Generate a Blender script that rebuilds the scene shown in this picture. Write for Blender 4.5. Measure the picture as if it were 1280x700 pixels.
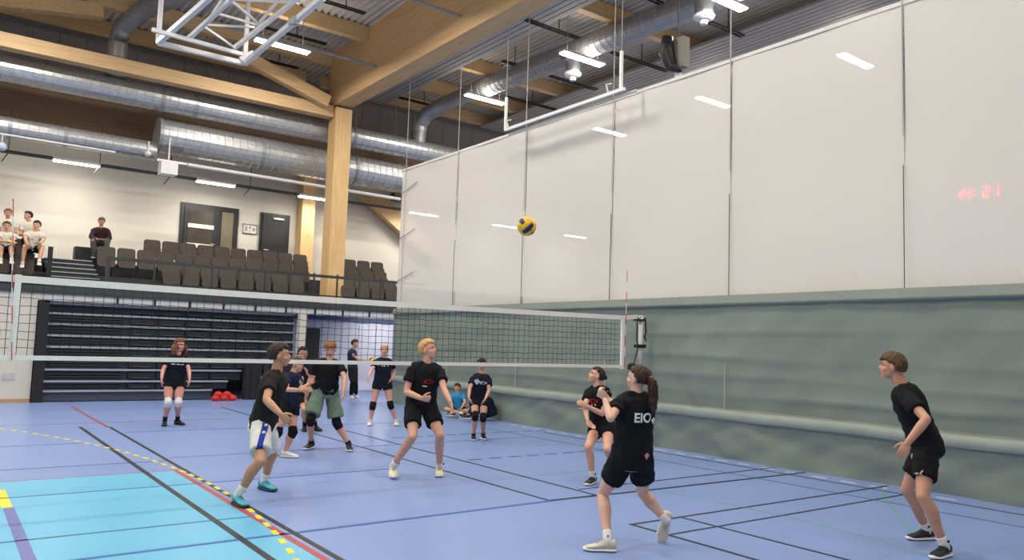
import bpy, bmesh, math, random
import numpy as np
from mathutils import Vector, Matrix
from mathutils.bvhtree import BVHTree
random.seed(7); rng = np.random.RandomState(5)
for o in list(bpy.data.objects): bpy.data.objects.remove(o)
SC = bpy.context.scene; COL = SC.collection

# ------------------------------------------------------------ camera, world, exposure
EYE = np.array([0, 0, 1.68]); FPX = 965.518
R = np.array([[0.80152281, -0.07677422, -0.59301509], [-0.59708267, -0.04892761, -0.80068619], [0.03245724, 0.99584728, -0.08505715]])
cd = bpy.data.cameras.new('camera'); cam = bpy.data.objects.new('camera', cd); COL.objects.link(cam)
M4 = Matrix.Identity(4)
for i in range(3):
    for j in range(3): M4[i][j] = float(R[i][j])
    M4[i][3] = float(EYE[i])
cam.matrix_world = M4
cd.sensor_width = 36; cd.lens = FPX / 1280 * 36; cd.clip_end = 200; cd.clip_start = .05
SC.camera = cam
w = bpy.data.worlds.new('world'); SC.world = w; w.use_nodes = True
w.node_tree.nodes['Background'].inputs[0].default_value = (.8, .85, 1, 1)
w.node_tree.nodes['Background'].inputs[1].default_value = .3
SC.view_settings.view_transform = 'Standard'; SC.view_settings.look = 'None'
SC.view_settings.exposure = EXPO = -0.42; SC.view_settings.gamma = 1; SC.view_settings.use_curve_mapping = False
HALL_W, TRAY_W = 190, 62       # lamp powers, used in the lamp builders

# ------------------------------------------------------------ measuring helpers
def ray(px, py): return R @ np.array([(px - 640) / FPX, (350 - py) / FPX, -1.0])
def atY(px, py, y): d = ray(px, py); return d * (y / d[1]) + EYE
def atX(px, py, x): d = ray(px, py); return d * (x / d[0]) + EYE
def atZ(px, py, z): d = ray(px, py); return d * ((z - 1.68) / d[2]) + EYE
def atT(px, py, t): return ray(px, py) * t + EYE

# ------------------------------------------------------------ materials
def lin(c):
    return tuple(((v / 255) / 12.92 if v / 255 <= .04045 else (((v / 255) + .055) / 1.055) ** 2.4) for v in c) + (1,)
MATS = {}
def mat(name, col, rough=.6, metal=0, var=.06, scale=6, bump=0, bscale=40, emit=0, stretch=None, spec=.5, col2=None):
    if name in MATS: return MATS[name]
    m = bpy.data.materials.new(name); m.use_nodes = True; nt = m.node_tree; b = nt.nodes['Principled BSDF']
    c = lin(col); b.inputs['Roughness'].default_value = rough; b.inputs['Metallic'].default_value = metal
    b.inputs['Specular IOR Level'].default_value = spec
    tc = nt.nodes.new('ShaderNodeTexCoord'); mp = nt.nodes.new('ShaderNodeMapping'); nt.links.new(tc.outputs['Object'], mp.inputs[0])
    if stretch: mp.inputs['Scale'].default_value = stretch
    n = nt.nodes.new('ShaderNodeTexNoise'); n.inputs['Scale'].default_value = scale; n.inputs['Detail'].default_value = 4
    nt.links.new(mp.outputs[0], n.inputs['Vector'])
    cr = nt.nodes.new('ShaderNodeValToRGB'); cr.color_ramp.elements[0].position = .3; cr.color_ramp.elements[1].position = .7
    c2 = lin(col2) if col2 else tuple(min(1, v * (1 + var)) for v in c[:3]) + (1,)
    c1 = c if col2 else tuple(v * (1 - var) for v in c[:3]) + (1,)
    cr.color_ramp.elements[0].color = c1; cr.color_ramp.elements[1].color = c2
    nt.links.new(n.outputs[0], cr.inputs[0]); nt.links.new(cr.outputs[0], b.inputs['Base Color'])
    if bump:
        n2 = nt.nodes.new('ShaderNodeTexNoise'); n2.inputs['Scale'].default_value = bscale; nt.links.new(mp.outputs[0], n2.inputs['Vector'])
        bp = nt.nodes.new('ShaderNodeBump'); bp.inputs['Strength'].default_value = bump; bp.inputs['Distance'].default_value = .01
        nt.links.new(n2.outputs[0], bp.inputs['Height']); nt.links.new(bp.outputs[0], b.inputs['Normal'])
    if emit:
        b.inputs['Emission Color'].default_value = c; b.inputs['Emission Strength'].default_value = emit
    MATS[name] = m; return m
floor_m = mat('sports floor', (132, 155, 206), .33, 0, .03, .7, .05, 90, spec=.45)
cyan_m = mat('cyan court paint', (104, 186, 222), .33, 0, .02, 1)
white_wall = mat('painted white wall', (214, 207, 194), .8, 0, .02, 2, .1, 60)
glulam = mat('glulam spruce', (200, 162, 112), .55, 0, .12, 3, .1, 40, col2=(220, 184, 134), stretch=(.4, .4, 9))
glulamY = mat('glulam spruce along hall', (190, 152, 106), .55, 0, .12, 3, .1, 40, col2=(212, 174, 124), stretch=(4, .25, 9))
glulamD = mat('glulam dark stained', (124, 100, 76), .7, 0, .1, 3, col2=(144, 116, 88), stretch=(.4, 3, 9))
colm = mat('column spruce', (208, 168, 112), .55, 0, .1, 3, .15, 30, col2=(228, 190, 134), stretch=(9, 9, .5))
deck_m = mat('galvanised roof deck', (196, 186, 174), .6, .05, .05, 2)
groove_m = mat('grey ribbed soffit panel', (160, 154, 148), .6, .05, .05, 2)
steel = mat('galvanised steel', (196, 196, 196), .36, .7, .12, 9, .2, 60)
steel_d = mat('dull duct steel', (160, 160, 162), .45, .55, .12, 9)
pipe_m = mat('grey painted pipe', (150, 150, 150), .5, .2)
white_pt = mat('white powder coated steel', (226, 224, 222), .4, 0, .03)
black_m = mat('black metal', (26, 26, 28), .5, .1, .1)
dark_m = mat('charcoal bleacher panel', (40, 43, 54), .5, 0, .1, 5)
dark2_m = mat('graphite bleacher plinth', (74, 78, 90), .5, 0, .06, 5)
nose_m = mat('aluminium nosing', (186, 190, 200), .35, .6, .05)
seat_m = mat('grey brown seat fabric', (84, 77, 71), .9, 0, .14, 20, .4, 160)
seatd_m = mat('black folded seat shell', (24, 25, 31), .55, 0, .1)
rail_m = mat('dark grey rail', (62, 62, 62), .5, .3)
deckedge_m = mat('dark deck edge', (56, 58, 60), .6, 0, .06)
panel_m = mat('grey wall cladding', (150, 144, 140), .7, 0, .04)
lilac_m = mat('lilac padded wall', (200, 200, 218), .75, 0, .03, 2)
blue_dk = mat('dark blue ledge', (58, 70, 108), .6)
door_m = mat('black door leaf', (34, 34, 36), .45, 0, .08)
tape_m = mat('white net tape', (238, 232, 222), .7, 0, .03, 20)
mesh_m = mat('black net cord', (36, 38, 38), .8)
vinyl = mat('grey green vinyl', (128, 137, 128), .5, 0, .05, 1.3, .12, 14, spec=.4)
band_m = mat('lit vinyl band', (152, 160, 148), .6, 0, .04, 3)  # vinyl made paler to paint the light on the bulging ledge
rubber = mat('black rubber', (22, 22, 24), .6)
yellow_m = mat('ball yellow', (250, 190, 30), .5, 0, .03); navy_m = mat('ball navy', (36, 40, 84), .5, 0, .05)
red_m = mat('red cloth', (214, 44, 40), .7, 0, .1)
glass_m = mat('dark reflecting glass', (70, 62, 52), .15, 0, .2, 3)
lamp_white = mat('lamp tube glow', (255, 250, 240), .5, emit=42, var=0)

def netcloth():
    m = bpy.data.materials.new('white see-through mesh'); m.use_nodes = True; nt = m.node_tree; b = nt.nodes['Principled BSDF']
    b.inputs['Base Color'].default_value = lin((226, 220, 212)); b.inputs['Roughness'].default_value = .75
    b.inputs['Alpha'].default_value = .9
    tc = nt.nodes.new('ShaderNodeTexCoord'); n = nt.nodes.new('ShaderNodeTexNoise'); n.inputs['Scale'].default_value = .35
    nt.links.new(tc.outputs['Object'], n.inputs['Vector']); cr = nt.nodes.new('ShaderNodeValToRGB')
    cr.color_ramp.elements[0].color = lin((226, 220, 214)); cr.color_ramp.elements[1].color = lin((218, 212, 200))
    nt.links.new(n.outputs[0], cr.inputs[0]); nt.links.new(cr.outputs[0], b.inputs['Base Color'])
    return m
mesh_cloth = netcloth()

# ------------------------------------------------------------ mesh helpers
class MB:
    def __init__(s): s.v = []; s.f = []
    def add(s, v, f):
        o = len(s.v); s.v += [tuple(map(float, p)) for p in v]; s.f += [tuple(i + o for i in q) for q in f]; return s
    def box(s, a, b):
        x0, x1 = sorted((a[0], b[0])); y0, y1 = sorted((a[1], b[1])); z0, z1 = sorted((a[2], b[2]))
        return s.add([(x0, y0, z0), (x1, y0, z0), (x1, y1, z0), (x0, y1, z0), (x0, y0, z1), (x1, y0, z1), (x1, y1, z1), (x0, y1, z1)],
                     [(0, 3, 2, 1), (4, 5, 6, 7), (0, 1, 5, 4), (1, 2, 6, 5), (2, 3, 7, 6), (3, 0, 4, 7)])
    def bar(s, a, b, w, h, up=(0, 0, 1)):
        a = np.array(a, float); b = np.array(b, float); d = b - a; d /= np.linalg.norm(d)
        l = np.cross(up, d)
        if np.linalg.norm(l) < 1e-4: l = np.cross((0, 1, 0), d)
        l /= np.linalg.norm(l); u = np.cross(d, l); q = []
        for p in (a, b):
            for i, j in ((-1, -1), (1, -1), (1, 1), (-1, 1)): q.append(p + l * i * w / 2 + u * j * h / 2)
        return s.add(q, [(0, 1, 2, 3), (7, 6, 5, 4), (0, 4, 5, 1), (1, 5, 6, 2), (2, 6, 7, 3), (3, 7, 4, 0)])
    def tube(s, pts, r, n=10, lat=None):
        """closed tube along points; r = list of radii or (lateral, other) pairs; lat = lateral axis or list of them"""
        P = [np.array(p, float) for p in pts]; m = len(P)
        if not hasattr(r, '__len__'): r = [r] * m
        prev = None; rings = []
        for i in range(m):
            d = P[min(i + 1, m - 1)] - P[max(i - 1, 0)]; d /= (np.linalg.norm(d) + 1e-9)
            if lat is not None: l = np.array(lat[i] if isinstance(lat, list) else lat, float)
            else: l = prev if prev is not None else (np.array([0, 0, 1.]) if abs(d[2]) < .9 else np.array([1., 0, 0]))
            l = l - d * (l @ d); l /= (np.linalg.norm(l) + 1e-9); prev = l; u = np.cross(d, l)
            ra, rb = r[i] if hasattr(r[i], '__len__') else (r[i], r[i])
            rings.append([P[i] + l * math.cos(t) * ra + u * math.sin(t) * rb for t in [2 * math.pi * k / n for k in range(n)]])
        v = [p for q in rings for p in q]; f = []
        for i in range(m - 1):
            for k in range(n): k2 = (k + 1) % n; f.append((i * n + k, i * n + k2, (i + 1) * n + k2, (i + 1) * n + k))
        f.append(tuple(reversed(range(n)))); f.append(tuple(range((m - 1) * n, m * n)))
        return s.add(v, f)
    def ell(s, c, ax, nu=14, nv=9, fn=None):
        """ellipsoid, ax = 3x3 rows of scaled axes"""
        c = np.array(c, float); ax = np.array(ax, float); v = [c + ax[2]]; f = []
        for i in range(1, nv):
            th = math.pi * i / nv
            for k in range(nu):
                ph = 2 * math.pi * k / nu; q = np.array([math.sin(th) * math.cos(ph), math.sin(th) * math.sin(ph), math.cos(th)])
                g = fn(q) if fn else 1; v.append(c + (q * g) @ ax)
        v.append(c - ax[2]); L = len(v) - 1
        for k in range(nu): f.append((0, 1 + k, 1 + (k + 1) % nu))
        for i in range(nv - 2):
            for k in range(nu):
                a = 1 + i * nu + k; b = 1 + i * nu + (k + 1) % nu; f.append((a, a + nu, b + nu, b))
        for k in range(nu): f.append((L, L - nu + (k + 1) % nu, L - nu + k))
        return s.add(v, f)
    def ball(s, c, r, nu=14, nv=9): return s.ell(c, np.eye(3) * r, nu, nv)
    def build(s, name, m, parent=None, smooth=False, kind=None, label=None, cat=None, group=None, origin=None):
        me = bpy.data.meshes.new(name); me.from_pydata(s.v, [], s.f); me.update()
        return link(name, me, m, parent, smooth, kind, label, cat, group)
def link(name, me, m, parent=None, smooth=False, kind=None, label=None, cat=None, group=None):
    if m is not None and not me.materials: me.materials.append(m)
    if smooth: me.polygons.foreach_set('use_smooth', [True] * len(me.polygons))
    o = bpy.data.objects.new(name, me); COL.objects.link(o)
    if parent is not None:
        o.parent = parent; o.matrix_parent_inverse = Matrix.Translation(parent.location).inverted() if parent.type == 'EMPTY' else Matrix.Identity(4)
    tag(o, label, cat, group, kind); return o
def tag(o, label=None, cat=None, group=None, kind=None):
    for k, v in (('label', label), ('category', cat), ('group', group), ('kind', kind)):
        if v: o[k] = v
    return o
def thing(name, label, cat, loc=(0, 0, 0), group=None):
    o = bpy.data.objects.new(name, None); COL.objects.link(o); o.location = [float(q) for q in loc]; o.empty_display_size = .1
    return tag(o, label, cat, group)
def dup(root, delta, label=None, group=None):
    r = root.copy(); COL.objects.link(r); r.location = Vector(root.location) + Vector(delta)
    if label: r['label'] = label
    if group: r['group'] = group
    def rec(src, dst):
        for ch in src.children:
            c = ch.copy(); COL.objects.link(c); c.parent = dst; c.matrix_parent_inverse = ch.matrix_parent_inverse.copy(); rec(ch, c)
    rec(root, r); return r
def box(name, a, b, m, parent=None, **k): return MB().box(a, b).build(name, m, parent, **k)
ORD = ['first', 'second', 'third', 'fourth', 'fifth', 'sixth', 'seventh', 'eighth', 'ninth', 'tenth', 'eleventh', 'twelfth', 'thirteenth', 'fourteenth', 'fifteenth', 'sixteenth', 'seventeenth', 'eighteenth', 'nineteenth', 'twentieth']
ST = 'structure'

# ============================================================ SETTING
fl = box('floor', (-12, -6, -.2), (24, 26, 0), floor_m, kind=ST)
def fline(pts, wd, m, name='court_line', z=.002, label=None):
    mb = MB()
    for (a, b) in zip(pts[:-1], pts[1:]):
        mb.bar((a[0], a[1], z / 2), (b[0], b[1], z / 2), wd, z)
    return mb.build(name, m, fl, label=label)
lk = mat('black court line', (30, 32, 40), .4); lr = mat('red court line', (176, 70, 78), .4); lb = mat('blue court line', (62, 104, 176), .4)
lp = mat('purple court line', (106, 112, 176), .4); ly = mat('yellow court line', (246, 220, 50), .4); ld = mat('muted navy court line', (76, 84, 128), .4)
lg = mat('pale green court line', (112, 170, 150), .4); lw = mat('white floor reflection', (224, 230, 240), .4); lc = mat('deep teal court line', (54, 110, 140), .4)
box('painted_zone', (-6, -2, 0), (2.5, 10.3, .001), cyan_m, fl, label='cyan painted court zone')
fline([(2.18, -2), (2.18, 15.65)], .06, lk, z=.004)
fline([(2.63, -2), (2.63, 15.5)], .05, lk, z=.004); fline([(2.6, 15.5), (2.58, 20)], .05, lr)
fline([(2.53, -2), (2.53, 10.33)], .06, lr, z=.003); fline([(-6, 10.31), (2.52, 10.31)], .025, lr)
fline([(-4, 11.16), (2.6, 11.16)], .035, ld); fline([(-6, 9.3), (5.1, 9.32)], .04, lb, z=.003); fline([(-6, 7.4), (2.5, 7.4)], .035, lc, z=.003)
fline([(-6, 6.5), (6.2, 6.66)], .05, lb, z=.003); fline([(.68, -2), (.68, 8.8)], .09, lp, z=.003); fline([(.67, 8.8), (.67, 9.8)], .09, ly, z=.003)
fline([(5.55, 6.67), (5.6, 19)], .04, lk, z=.003); fline([(5.54, 6.67), (7.1, 6.6), (10.2, 6.53)], .05, lk, z=.004)
fline([(6.24, 6.6), (6.3, 14)], .04, lk, z=.003); fline([(6.3, 7.03), (10.2, 7.03)], .04, lk)
fline([(5.53, 5.4), (10.25, 5.34)], .04, lk); fline([(5.53, 4.93), (9.8, 4.9)], .035, lk); fline([(5.53, 1), (5.53, 5.42)], .04, lk, z=.003)
fline([(6.22, 1), (6.22, 5.4)], .035, lk, z=.003); fline([(9.08, 1), (9.1, 13)], .03, ld); fline([(9.8, 1), (9.8, 12)], .035, lk, z=.003)
fline([(-2, 16.2), (5, 16.4)], .04, lr); fline([(-2, 13.3), (2, 13.4)], .03, ld); fline([(2.7, 11.4), (9, 11.5)], .035, lb); fline([(2.7, 14.6), (9.8, 14.6)], .04, lb)
for i in range(9): fline([(6.4 + i * .36, 9.55), (6.62 + i * .36, 9.55)], .07, lb)
for i in range(10): fline([(6.6 + i * .36, 12.3), (6.84 + i * .36, 12.3)], .06, ld)
for i in range(22): fline([(10.02, 4.4 + i * .42), (10.02, 4.62 + i * .42)], .05, lw)  # white dashes paint a reflection on the floor along the curtain foot
fline([(7.0, 8.2), (7.15, 6.66), (7.24, 5.6), (7.25, 4.7), (7.18, 4.0), (7.05, 3.4), (6.8, 2.6)], .025, lg)
fline([(10.1, 5.35), (9.3, 4.9), (8.61, 4.4), (8.1, 4.05), (7.68, 3.7)], .025, lg)
for k in range(-24, 40):
    a0 = k * .32 / 15.5; a1 = a0 + .16 / 15.5
    fline([(-12.86 + 15.5 * math.cos(a), 8.85 + 15.5 * math.sin(a)) for a in (a0, a1)], .05, ly, z=.0045)

wl = box('wall_left', (-12.2, -6, 0), (-12, 26, 11), white_wall, kind=ST)
box('wall_front', (-12, -6.2, 0), (24, -6, 11), white_wall, kind=ST)
box('wall_right', (24, -6, 0), (24.2, 26, 11), white_wall, kind=ST)
wb = box('wall_back', (-12, 26, 0), (24, 26.2, 7.6), white_wall, kind=ST)
wu = box('wall_back_upper', (-12, 26.05, 7.6), (24, 26.2, 11), panel_m, kind=ST)
for i in range(40): box('cladding_panel', (-4 + i * .7, 26.0, 9.2), (-3.985 + i * .7 + .67, 26.05, 10.5), panel_m, wu)
# lower wall under the balcony, left of the bleachers
wbl = box('wall_balcony_left', (-12, 21.3, 0), (1.88, 21.5, 2.56), white_wall, kind=ST)
box('socket_plate', (1.3, 21.285, .52), (1.55, 21.3, .68), mat('grey plastic', (190, 188, 188), .5), wbl)
box('vent_grille', (.5, 21.285, 1.55), (1.2, 21.3, 1.72), mat('grey plastic', (190, 188, 188), .5), wbl)
box('baseboard_back', (-12, 21.28, 0), (1.88, 21.3, .09), mat('oak skirting', (186, 150, 100), .5), kind=ST)
rec = box('wall_recess', (8.45, 23, 0), (24, 23.2, 2.56), lilac_m, kind=ST)
for i in range(12):
    box('pad_panel', (8.46 + i * .62, 22.95, .1), (8.46 + i * .62 + .6, 23, 2.2), lilac_m, rec)
box('trim_1', (8.45, 22.86, 2.3), (24, 23, 2.42), blue_dk, kind=ST)
d3 = box('door_3', (9.1, 22.9, 0), (9.6, 22.95, 2.03), door_m, kind=ST)
MB().tube([(9.17, 22.88, 1.0), (9.17, 22.86, 1.0), (9.28, 22.86, 1.0)], .01, 6).build('door_handle', steel, d3)
# balcony floor and stepped tiers
box('floor_balcony', (-12, 21.4, 2.6), (24, 26, 2.75), deckedge_m, kind=ST)
box('trim_2', (-12, 21.25, 2.56), (24, 21.4, 2.74), deckedge_m, kind=ST)
tier_m = mat('dark tier carpet', (58, 60, 62), .9, 0, .1, 20)
box('floor_tier_middle', (-12, 22.8, 2.75), (24, 26, 3.17), tier_m, kind=ST)
box('floor_tier_top', (-12, 23.85, 3.17), (24, 26, 3.6), tier_m, kind=ST)
# light strip with dark posts between deck and bleachers
stp = box('wall_clerestory', (1.88, 21.3, 2.4), (24, 21.4, 2.56), mat('pale strip', (214, 214, 214), .6, var=.04, scale=30), kind=ST)
for i in range(18): box('mullion', (3.55 + i * .86, 21.27, 2.4), (3.6 + i * .86, 21.3, 2.56), black_m, stp)

# roof: corrugated deck
mb = MB(); v = []; f = []
xs = []; x = -12
while x < 24:
    xs += [(x, 10.88), (x + .05, 10.8), (x + .11, 10.8), (x + .15, 10.88)]; x += .2
for (xx, zz) in xs: v += [(xx, -6, zz), (xx, 26, zz)]
for i in range(len(xs) - 1): f.append((2 * i, 2 * i + 1, 2 * i + 3, 2 * i + 2))
top = len(v); v += [(-12, -6, 11.1), (-12, 26, 11.1), (24.2, 26, 11.1), (24.2, -6, 11.1)]; f.append((top, top + 3, top + 2, top + 1))
mb.add(v, f); mb.build('ceiling', deck_m, kind=ST)

# ------------------------------------------------------------ timber
mb = MB().box((9.45, -6, 9.0), (10.0, 22.8, 10.8))
gb = mb.build('glulam_beam', glulamY, label='massive laminated timber girder running along the hall over the wooden column', cat='beam')
box('glulam_column', (9.47, 22.25, 2.75), (10.0, 22.8, 8.92), colm, label='tall square laminated timber column rising out of the balcony seats', cat='column')
box('glulam_column', (9.75, 25.35, 3.6), (10.2, 25.8, 7.5), colm, label='shorter timber column against the balcony back wall, right of the single door', cat='column')
box('glulam_beam', (-12, 22.4, 8.62), (9.44, 22.75, 8.98), glulam, label='pale timber tie beam running left from the column top, above the big duct', cat='beam')
p = [atY(300, 68, 22.2), atY(421, 135, 22.2)]
MB().bar(p[0], p[1] + np.array([-.3, 0, .12]), .26, .36).build('timber_brace', glulam, label='short slanting timber brace meeting the girder at the column top', cat='brace')
MB().bar((-3, 22.55, 9.2), (2.9, 22.55, 10.15), .3, .36).build('timber_brace', glulamY, label='timber brace at the top left corner of the roof, ending behind the bent duct', cat='brace')
pl = [(-8.3 + 5.72 * 0, 'far'), ]
for i, (y, lab) in enumerate([(3.0, 'nearest the camera'), (8.8, 'over the net posts'), (14.5, 'crossing above the second hall lamp'), (20.1, 'crossing above the farthest hall lamp'), (22.7, 'directly above the tie beam'), (24.9, 'closest to the back wall')]):
    o = box('roof_purlin', (-12, y, 10.38), (9.44, y + .22, 10.79), glulam, label='timber roof purlin in the left bay, ' + lab, cat='beam', group='roof purlins of the left bay')
    o = box('roof_purlin', (10.01, y, 10.38), (24, y + .22, 10.79), glulam, label='timber roof purlin in the right bay, ' + lab, cat='beam', group='roof purlins of the right bay')
box('glulam_beam', (-12, 25.6, 7.6), (24, 25.98, 9.1), glulamD, label='deep brown timber beam along the top of the white back wall', cat='beam')
bp = MB().add([(11.9, 25.5, 6.95), (13.0, 25.5, 6.95), (15.2, 25.5, 5.5), (15.2, 25.5, 4.75), (11.9, 25.8, 6.95), (13.0, 25.8, 6.95), (15.2, 25.8, 5.5), (15.2, 25.8, 4.75)],
              [(0, 1, 2, 3), (7, 6, 5, 4), (0, 4, 5, 1), (1, 5, 6, 2), (2, 6, 7, 3), (3, 7, 4, 0)])
bp.build('timber_brace', glulam, label='broad slanting timber brace beside the curtain edge, lit by the wall lamps', cat='brace')
box('glulam_beam', (13.3, 25.45, 6.95), (17, 25.8, 7.25), glulamD, label='dark timber beam end on top of the broad slanting brace', cat='beam')
# ribbed soffit strips in right bay
for (a, b, lab) in ((10.35, 11.15, 'beside the girder'), (11.75, 12.55, 'left of the roof duct'), (16.7, 18.4, 'right of the roof duct, over the curtain')):
    t = thing('soffit_strip', 'grey ribbed metal soffit strip along the roof, ' + lab, 'soffit', ((a + b) / 2, 10, 10.3), 'ribbed soffit strips')
    n = int((b - a) / .2)
    for i in range(n): box('soffit_plank', (a + i * .2, -5, 10.28), (a + i * .2 + .165, 25, 10.36), groove_m, t)
# cable bars on the deck
segs = [((660, 24), (735, 51)), ((630, 75), (657, 84)), ((767, 64), (835, 89)), ((689, 94), (747, 112)), ((635, 120), (695, 137)), ((800, -8), (837, 6)), ((407, 0), (457, 16)), ((332, 34), (409, 54)), ((325, 72), (372, 85)), ((503, 120), (556, 137)), ((888, 28), (932, 44))]
for i, (a, b) in enumerate(segs):
    p, q = atZ(*a, 10.25), atZ(*b, 10.25); q[1] = p[1] = (p[1] + q[1]) / 2
    t = thing('cable_ladder', 'thin black cable ladder under the roof deck, ' + ORD[i] + ' counted from right bay to left bay', 'cable tray', p, 'black cable ladders')
    MB().bar(p, q, .05, .03).bar(p + [0, .12, 0], q + [0, .12, 0], .05, .03).build('side_rail', black_m, t)
    m2 = MB(); n = max(2, int((q[0] - p[0]) / .25))
    for k in range(n + 1): c = p + (q - p) * k / n; m2.bar(c, c + [0, .12, 0], .03, .02)
    m2.build('rungs', black_m, t, kind='stuff')
    m = (p + q) / 2; MB().bar(m, (m[0], m[1], 10.8), .02, .02).build('hanger', black_m, t)
for (a, b, x, lab) in (((395, 65), (470, 83), 9.44, 'lower'), ((500, -4), (576, 20), 9.44, 'upper')):
    e = atX(*b, x); MB().tube([(e[0] - 4.2 if lab == 'lower' else e[0] - 3, e[1], e[2]), e], .04, 8).build('roof_pipe', pipe_m, label='thin grey pipe running into the face of the timber girder, the %s one' % lab, cat='pipe')

# ------------------------------------------------------------ ducts
def spiral_duct(name, a, b, r, label, m=steel, step=.22, caps=True, flanges=()):
    a = np.array(a, float); b = np.array(b, float); L = np.linalg.norm(b - a)
    t = thing(name, label, 'duct', (a + b) / 2)
    pts = []; rr = []; n = int(L / step)
    for i in range(n):
        for (s, k) in ((0, 1), (.82, 1), (.86, 1.035), (.96, 1.035)):
            pts.append(a + (b - a) * min(1, (i + s) / n)); rr.append(r * k)
    pts.append(b); rr.append(r)
    MB().tube(pts, rr, 22).build('duct_shell', m, t, smooth=False)
    for s in flanges:
        c = a + (b - a) * s; d = (b - a) / L
        MB().tube([c - d * .05, c + d * .05], r * 1.07, 22).build('flange', steel_d, t)
    return t
D1 = (atY(0, 85, 23.3) + atY(440, 170, 23.3)) / 2
spiral_duct('air_duct', (-8, 23.35, 8.33), (14.6, 23.35, 8.38), .34, 'long silver spiral air duct crossing the hall just under the timber tie beam', flanges=(.2, .38, .56, .6, .82))
d = spiral_duct('air_duct', (4.75, 23.9, 7.45), (14.6, 23.9, 7.4), .5, 'thick silver spiral air duct below the long one, starting left of the double door', flanges=(.0, .3, .62, .98))
spiral_duct('air_duct', (-8, 23.9, 6.95), (4.7, 23.9, 6.95), .27, 'thinner silver air duct at the left edge that feeds the thick duct', flanges=(.6, .72, .82))
for k, x in enumerate((6.2, 8.1, 10.9, 12.4)):
    for tt, zz in ((.12, 7.95),): MB().bar((x, 23.9, 7.9), (x, 23.9, 10.27), .015, .015).build('hanger_rod', pipe_m, d)
# vertical branch, left
def bend(name, pts, r, label, m=steel_d):
    t = thing(name, label, 'duct', pts[0]); P = [np.array(q, float) for q in pts]
    fine = []
    for i in range(len(P) - 1):
        for s in np.linspace(0, 1, 5)[:-1]: fine.append(P[i] * (1 - s) + P[i + 1] * s)
    fine.append(P[-1]); MB().tube(fine, r, 18).build('duct_shell', m, t, smooth=True)
    d = P[1] - P[0]; d /= np.linalg.norm(d)
    MB().tube([P[0] + d * .55, P[0] + d * .95], r * 1.04, 18).build('sleeve', steel, t)
    return t
bend('branch_duct', [(3.42, 23.35, 8.7), (3.45, 23.35, 9.8), (3.5, 23.1, 10.1), (3.85, 22.3, 10.4), (4.3, 21.0, 10.45), (5.2, 18, 10.45)], .25, 'vertical silver branch duct rising behind the tie beam at upper left')
bend('branch_duct', [(13.0, 23.35, 8.5), (13.02, 23.3, 9.25), (13.1, 23.0, 9.6), (13.45, 22.3, 9.9), (13.72, 20.6, 10.03)], .26, 'curved silver elbow duct joining the roof duct to the long duct')
rd = spiral_duct('roof_duct', (13.72, 20.6, 10.03), (14.45, 2, 10.03), .32, 'grey spiral roof duct running along the right bay under the purlins', steel_d, flanges=(.25, .5, .75))
for (px, py, lab) in ((716, 92, 'farther one, below the middle lamp'), (880, 20, 'nearer one, left of the nearest lamp')):
    c = atZ(px, py, 9.4); t = thing('air_diffuser', 'round grey air diffuser hanging from the roof duct, ' + lab, 'diffuser', c, 'round diffusers on the roof duct')
    MB().tube([c + [0, 0, .0], c + [0, 0, .5]], .22, 20).build('spigot', steel_d, t, smooth=False)
    MB().tube([c + [0, 0, -.1], c + [0, 0, -.06], c + [0, 0, 0]], [.16, .23, .25], 20).build('bowl', white_pt, t)
    MB().tube([c + [0, 0, -.2], c + [0, 0, -.12]], [.08, .1], 14).build('disc', white_pt, t)
    MB().tube([c + [0, 0, .45], (c[0] - .35, c[1], 9.85)], .15, 12).build('neck', steel_d, t)

# ------------------------------------------------------------ lamps
def hall_lamp(x0, x1, y, z, label, power, group, n=2):
    t = thing('ceiling_lamp', label, 'lamp', ((x0 + x1) / 2, y, z), group)
    MB().box((x0, y - .13, z + .03), (x1, y + .13, z + .09)).build('housing', white_pt, t)
    if n == 2:
        for s in (-.065, .065): MB().box((x0 + .03, y + s - .045, z), (x1 - .03, y + s + .045, z + .03)).build('tube', lamp_white, t)
    else: MB().box((x0 + .02, y - .06, z), (x1 - .02, y + .06, z + .03)).build('tube', lamp_white, t)
    if z > 8:
        for xx in (x0 + .2, x1 - .2): MB().bar((xx, y, z + .09), (xx, y, 10.8), .012, .012).build('suspension_wire', pipe_m, t)
    ld = bpy.data.lights.new('lamp_light', 'AREA'); ld.shape = 'RECTANGLE'; ld.size = x1 - x0; ld.size_y = .24; ld.energy = power; ld.color = (1, .96, .89)
    lo = bpy.data.objects.new('lamp_light', ld); COL.objects.link(lo); lo.parent = t; lo.location = (0, 0, -.03)
    lu = bpy.data.lights.new('added_uplight', 'AREA'); lu.shape = 'RECTANGLE'; lu.size = x1 - x0; lu.size_y = .24; lu.energy = power * .1; lu.color = (1, .92, .8)  # extra upward light added above the housing to brighten the roof deck
    uo = bpy.data.objects.new('added_uplight', lu); COL.objects.link(uo); uo.parent = t; uo.location = (0, 0, .11); uo.rotation_euler = (math.pi, 0, 0)
    return t
bays = [(-5.6, 'far left bay'), (-.2 + .4, 'middle left bay'), (6.16, 'left bay'), (12.8, 'right bay'), (18.3, 'neighbouring hall')]
for bx, bl in bays:
    for y, yl in ((1.3, 'behind the camera line'), (6.0, 'nearest row'), (10.7, 'second row'), (15.4, 'third row'), (20.05, 'farthest row')):
        hall_lamp(bx, bx + 1.5, y, 9.5, 'bright twin-tube ceiling lamp in the %s, %s' % (bl, yl), HALL_W, 'hall ceiling lamps')
hall_lamp(10.9, 12.4, 22.1, 2.5, 'unseen slim lamp added under the balcony to brighten the recess wall', 11, 'added recess light', 1)  # added out of sight to brighten the lilac recess
tray = thing('cable_tray', 'thin dark cable tray with wall lamps running along the balcony', 'cable tray', (6, 24.6, 6.45))
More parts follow.
